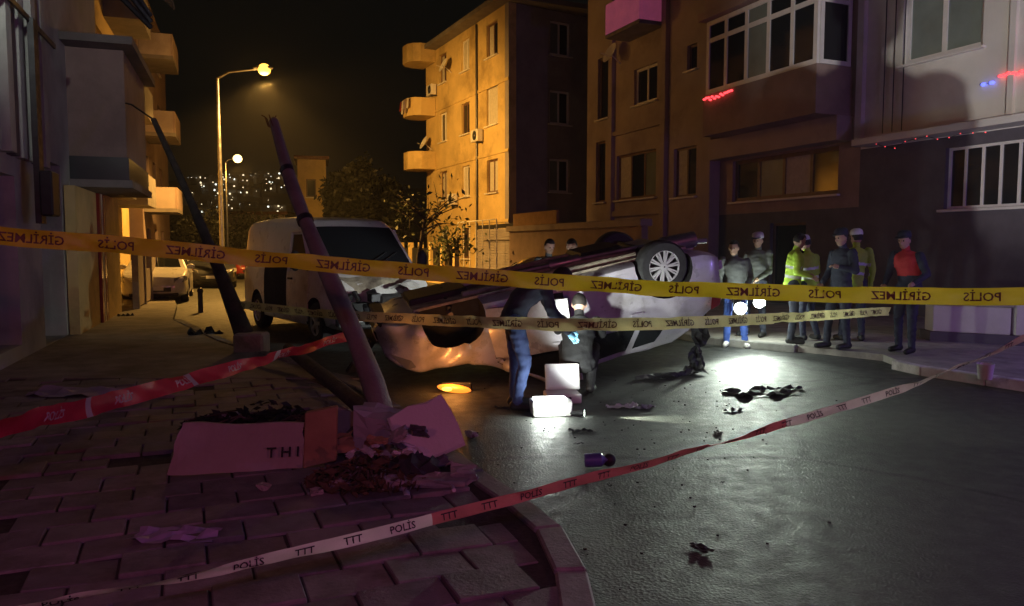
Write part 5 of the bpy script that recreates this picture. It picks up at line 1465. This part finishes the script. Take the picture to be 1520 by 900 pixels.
for a_, b_, w_, lb in ((G(470,668,ZW), P(610,632,6.2), .11, 'pale broken board lying across the top of the rubble heap'), (G(560,716,ZW), P(648,640,6.0), .09, 'narrow pale board propped between the slab and the square block'), (G(640,712,ZW), P(540,655,6.1), .13, 'splintered wide board under the foot of the leaning pole')):
    dd = (b_-a_); ln_ = dd.length; q_ = dd.to_track_quat('X','Z').to_matrix(); mb = MB(); mb.box((ln_/2,0,.012), (ln_, w_, .022))
    mb.v = [tuple(q_ @ Vector(v)) for v in mb.v]; o = mb.build('broken_board', 'kerb_white', bevel=.004); o.location = a_+V(0,0,.01); tag(o, lb, 'board')
fr = random.Random(91)
for k in range(46):   # loose fragments of the heap
    px, py = fr.gauss(585,55), fr.gauss(688,28)
    if py > 742 or px > 690: continue
    s = fr.uniform(.04,.13)
    chunk('rubble_fragment', 'broken fragment in the rubble heap at the foot of the leaning pole', G(px,py,ZW)+V(0,0,fr.uniform(0,.24) if abs(px-585) < 45 else 0), (s*fr.uniform(.8,2.2),s,s*fr.uniform(.25,.8)), fr.choice(['concrete','board','cardboard','plaster_white','plaster_dark']), E(fr.uniform(-35,35),fr.uniform(-35,35),fr.uniform(0,180)), 200+k, rough=.3, group='fragments of the rubble heap')
stick('white broken pipe standing upright against the tilted slab', G(604,738,ZW), P(592,676,5.35), .022)
stick('thin white strip lying on the kerb beside the slab', G(674,728,.16), P(655,694,5.55), .012)
stick('pale batten leaning against the foot of the leaning pole', G(590,660,ZW+.02), P(508,606,6.9), .022, 'board', 'batten', 'batten')
stick('short pale rod sticking out of the rubble near the block', G(536,690,ZW), P(522,640,6.0), .012)
bm0, bm1 = G(598,655,ZW+.08), P(428,528,9.4); bm1.z = max(.35, bm1.z)
stick('long fallen timber beam lying from the rubble towards the van', bm0, bm1, .07, 'timber_dark', 'beam', 'beam')
stick('thin white rod at the torn edge of the rubble', G(540,734,ZW), G(528,716,ZW+.03), .014)
# torn foliage and cloth
def heap(name, label, c, rx, ry, h, n, size, m, cat, seed):
    random.seed(seed); t = MB(); c = Vector(c)
    st = MB()
    for k in range(n):
        a = random.uniform(0,6.28); q = math.sqrt(random.random()); x, y = math.cos(a)*q*rx, math.sin(a)*q*ry
        z = random.uniform(0,1)*h*(1-q*.8)+.015; p = c+V(x,y,z)
        d1 = Vector((random.gauss(0,1),random.gauss(0,1),random.gauss(0,.6))).normalized(); d2 = d1.orthogonal().normalized(); s = size*random.uniform(.5,1.3)
        p.z = max(p.z, c.z+s*.5)
        t.add([p-d1*s, p+d2*s*.4+V(0,0,s*.15), p+d1*s, p-d2*s*.4], [(0,1,2,3)])
    for k in range(9):
        a = random.uniform(0,6.28); st.tube([c+V(0,0,.02), c+V(math.cos(a)*rx*.5,math.sin(a)*ry*.5,h*.6), c+V(math.cos(a)*rx*.95,math.sin(a)*ry*.95,random.uniform(.03,h*.5))], [.012,.008,.004], 5)
    r = thing(name, label, cat, c); part(st, 'twigs', 'bark', r); tag(part(t, 'leaves', m, r), kind='stuff'); return r
heap('fallen_branch', 'heap of torn brown foliage in front of the concrete block', G(545,722,ZW), .38, .24, .22, 420, .045, 'leaf_dry', 'branch', 31)
heap('fallen_branch', 'broken leafy branch lying behind the printed board', G(400,640,ZW), .7, .3, .25, 420, .06, 'leaf_dark', 'branch', 32)
heap('fallen_branch', 'dry twig heap on the ground behind the pole foot', G(486,648,ZW), .35, .3, .25, 260, .05, 'leaf_dry', 'branch', 33)
random.seed(40)
def crumple(name, label, c, sx, sy, h, m, cat, seed, rz=0.0):
    r = random.Random(seed); t = MB(); nx, ny = 9, 6; c = Vector(c)
    for j in range(ny+1):
        for i in range(nx+1):
            x = (i/nx-.5)*sx+r.uniform(-.03,.03)*sx; y = (j/ny-.5)*sy*(1-.35*abs(i/nx-.5))+r.uniform(-.03,.03)*sy
            t.v.append((x, y, .008+h*max(0,math.sin(i*1.3+r.uniform(0,1.2))*math.sin(j*1.5+.6))*r.uniform(.5,1)))
    for j in range(ny):
        for i in range(nx): k = j*(nx+1)+i; t.f.append((k,k+1,k+nx+2)); t.f.append((k,k+nx+2,k+nx+1))
    t.mi = [0]*len(t.f)
    o = t.build(name, m); o.location = c; o.rotation_euler = (0,0,rz); return tag(o, label, cat)
crumple('plastic_sheet', 'crumpled violet plastic sheet flat on the dark pavers', G(262,797,ZW), .42,.22,.05,'sheet_violet','sheet',1)
crumple('plastic_sheet', 'violet sheet lying by the foot of the shop wall', G(118,584,ZW), .9,.5,.08,'sheet_violet','sheet',2)
crumple('bumper_fragment', 'large black torn bumper fragment lying on the bright road', G(1128,584), .72,.46,.07,'plastic_black','debris',3,.25)
crumple('bumper_fragment', 'thin black trim strip beside the torn bumper fragment', G(1165,578), .38,.07,.05,'plastic_black','debris',4,.05)
for k,(px,py,s,lb) in enumerate(((862,641,.14,'flat dark shard on the road before the lamp box'),(1090,610,.16,'two pronged dark shard below the torn bumper fragment'),(1066,644,.10,'dark flake lying at the edge of the torch beam'),(1040,815,.10,'small dark splinter on the nearer empty road'),(790,612,.13,'black strap end at the feet of the bending man'),(858,660,.06,'tiny dark flake below the flat dark shard'),(1072,718,.035,'black pebble on the glittering road'),(905,722,.04,'dark crumb beyond the low tape'),(1060,552,.05,'black knob on the lit road near the car tail'),(745,606,.10,'dark scrap behind the heels of the bending man'))):
    crumple('debris_piece', lb, G(px,py), s*1.5, s*.8, s*.16, 'plastic_black', 'debris', 50+k, k*.7)
r2 = random.Random(77); mb = MB()
for k in range(150):
    px, py = r2.gauss(930,140), 560+abs(r2.gauss(0,110))
    p = G(px,py); s = r2.uniform(.005,.016); mb.box(p+V(0,0,s*.3), (s,s*.8,s*.6), Matrix.Rotation(r2.uniform(0,3),3,'Z'))
tag(mb.build('glass_crumbs', 'plastic_black'), 'scattered dark crumbs of broken trim over the road', 'debris', kind='stuff')
# paper cluster, blue bottle, bucket
pc = G(935,606)
for k,(dx,dy,rz,lb,m) in enumerate(((-.12,.02,.3,'creased white sheet of paper on the road, flat one of the trio','paper'),(.02,.06,1.2,'folded white packet standing on the road between papers','paper'),(.15,0,.8,'violet tinted wrapper beside the white papers on the road','sheet_violet'))):
    crumple('paper_sheet', lb, pc+V(dx,dy,0), .22, .14, .045 if k else .03, m, 'paper', 60+k, rz)
bp = G(884,694)
t = thing('bottle', 'blue plastic bottle with a black cap lying on the road', 'bottle', bp)
mb = MB(); mb.lathe([(.001,0),(.045,0),(.05,.02),(.05,.12),(.02,.15),(.02,.165)], bp+V(-.08,0,.052), Matrix.Rotation(R(88),3,'Y') @ Matrix.Rotation(0,3,'Z'), 16); part(mb, 'bottle_body', 'plastic_blue', t, smooth=40)
mb = MB(); mb.sphere(bp+V(.10,.02,.05), (.05,.045,.05), 12, 8); part(mb, 'bottle_cap', 'plastic_black', t, smooth=True)
bk = G(1462,563,.09)
t = thing('bucket', 'small white bucket standing on the kerbside of the right pavement', 'bucket', bk)
mb = MB(); mb.lathe([(.001,.0),(.07,.0),(.09,.17),(.096,.175),(.088,.178),(.07,.02),(.001,.02)], bk, None, 20); part(mb, 'bucket_body', 'plate_white', t, smooth=40)
mb = MB(); mb.tube([bk+V(-.09,0,.16), bk+V(-.06,-.03,.22), bk+V(.06,-.03,.22), bk+V(.09,0,.16)], .004, 5); part(mb, 'bail', 'steel', t)
# scraps on the orange lit street
for k,(px,py,s,lb) in enumerate(((305,497,.35,'dark sack lying on the orange lit street'),(187,470,.2,'dark scrap on the orange lit pavement by the entrance wall'))):
    crumple('debris_piece', lb, G(px,py,.10), s*1.6, s, s*.4, 'cloth_black', 'debris', 90+k, .4)
bo = G(298,464,.0)
t = thing('bollard', 'short dark bollard on the orange lit street', 'bollard', bo)
mb = MB(); mb.tube([bo, bo+V(0,0,.5)], .06, 10); part(mb, 'post', 'dark_metal', t, smooth=40)
mb = MB(); mb.sphere(bo+V(0,0,.52), .075, 12, 8); part(mb, 'cap', 'dark_metal', t, smooth=True)

# ------------------------------------------------------------------ added lamps out of view, in place of emergency vehicle lights
def beacon(label, p, colr, power, lm, h0=0.0, size=.08):
    p = Vector(p); t = thing('beacon', label, 'beacon', (p.x,p.y,h0))
    mb = MB()
    for k in range(3):
        a = k*2.094+.5; mb.tube([V(p.x+math.cos(a)*.35,p.y+math.sin(a)*.35,h0), V(p.x,p.y,h0+.6)], .012, 6)
    mb.tube([V(p.x,p.y,h0+.6), p-V(0,0,.14)], .015, 8); part(mb, 'tripod', 'dark_metal', t)
    mb = MB(); mb.lathe([(.001,-.13),(.09,-.13),(.09,-.10),(.001,-.10)], p, None, 16); part(mb, 'base', 'plastic_black', t)
    mb = MB(); mb.lathe([(.07,-.098),(.075,-.02),(.05,.04),(.001,.06)], p, None, 16); part(mb, 'dome', lm, t, smooth=True)
    lamp('beacon_light', 'POINT', p+V(0,0,.15), power, colr, t, size=size)
    return t
beacon('added red emergency beacon on a tripod behind the photographer', V(-1.6,-1.2,2.3), (1,.2,.26), 70, 'glow_red', size=.08)
beacon('added red emergency beacon on a tripod beside the violet one', V(4.6,-2.4,2.2), (1,.16,.28), 190, 'glow_red')
beacon('added violet blue emergency beacon on a tripod behind the photographer to the right', V(.5,-.6,2.4), (.72,.26,.95), 70, 'glow_blue')
beacon('added blue emergency beacon on a tripod on the right pavement', V(9.6,7.0,1.9), (.36,.22,1), 240, 'glow_blue', .09)
# added unseen searchlight for the upper right wall; the added onlooker shapes its shadow
sl = V(1.2,-6.0,.95)
t = thing('searchlight', 'added white searchlight on a stand behind the photographer', 'searchlight', (sl.x,sl.y,0))
aim = PB2(-.7,6.6,0); d = (aim-sl).normalized(); q = d.to_track_quat('Z','Y').to_matrix()
mb = MB(); mb.lathe([(.001,-.2),(.10,-.2),(.13,0),(.12,.0)], sl, q, 18); part(mb, 'housing', 'dark_metal', t, smooth=40)
mb = MB(); mb.tube([V(sl.x,sl.y,0), sl-V(0,0,.12)-d*.1], .03, 8); part(mb, 'stand', 'dark_metal', t)
lamp('search_light', 'SPOT', sl+d*.05, 6800, (1,.95,.88), t, size=.012, aim=aim, angle=29, blend=.45)
tgt = PB2(3.9,4.3,0); oc = sl+(tgt-sl)*(1/9.0)
person('added shadow-casting onlooker standing behind the photographer in the searchlight', V(oc.x,oc.y,0), R(20), None, top='cloth_navy', bottom='cloth_black')
# added fill lamp, out of view, brightening the shop front
wl = PLf(-1.9,4.9,.5)
t = thing('fill_lamp', 'added fill lamp out of view on the front of the grey shop building', 'lamp', wl)
slab(t, PLf, -1.95, -1.85, 4.95, 5.05, .012, .45, 'bracket', 'dark_metal'); mb = MB(); mb.sphere(wl, (.10,.10,.07), 12, 8); part(mb, 'globe', 'lamp_white_soft', t, smooth=True)
lamp('fill_light', 'SPOT', wl+V(.05,0,.05), 260, (.92,1,.88), t, size=.06, aim=PLf(2.5,5.0,.0), angle=110, blend=.6)

# ------------------------------------------------------------------ thin night haze round the whole place
hm = bpy.data.materials.new('haze'); hm.use_nodes = True; nt = hm.node_tree; nt.nodes.clear()
ho = nt.nodes.new('ShaderNodeOutputMaterial'); pv = nt.nodes.new('ShaderNodeVolumePrincipled')
pv.inputs['Color'].default_value = (.9,.9,.9,1); pv.inputs['Density'].default_value = .0008; pv.inputs['Anisotropy'].default_value = .35
nt.links.new(pv.outputs[0], ho.inputs['Volume'])
mb = MB(); mb.box((-100,400,60), (1900,1700,130)); tag(mb.build('haze', hm), kind='stuff')
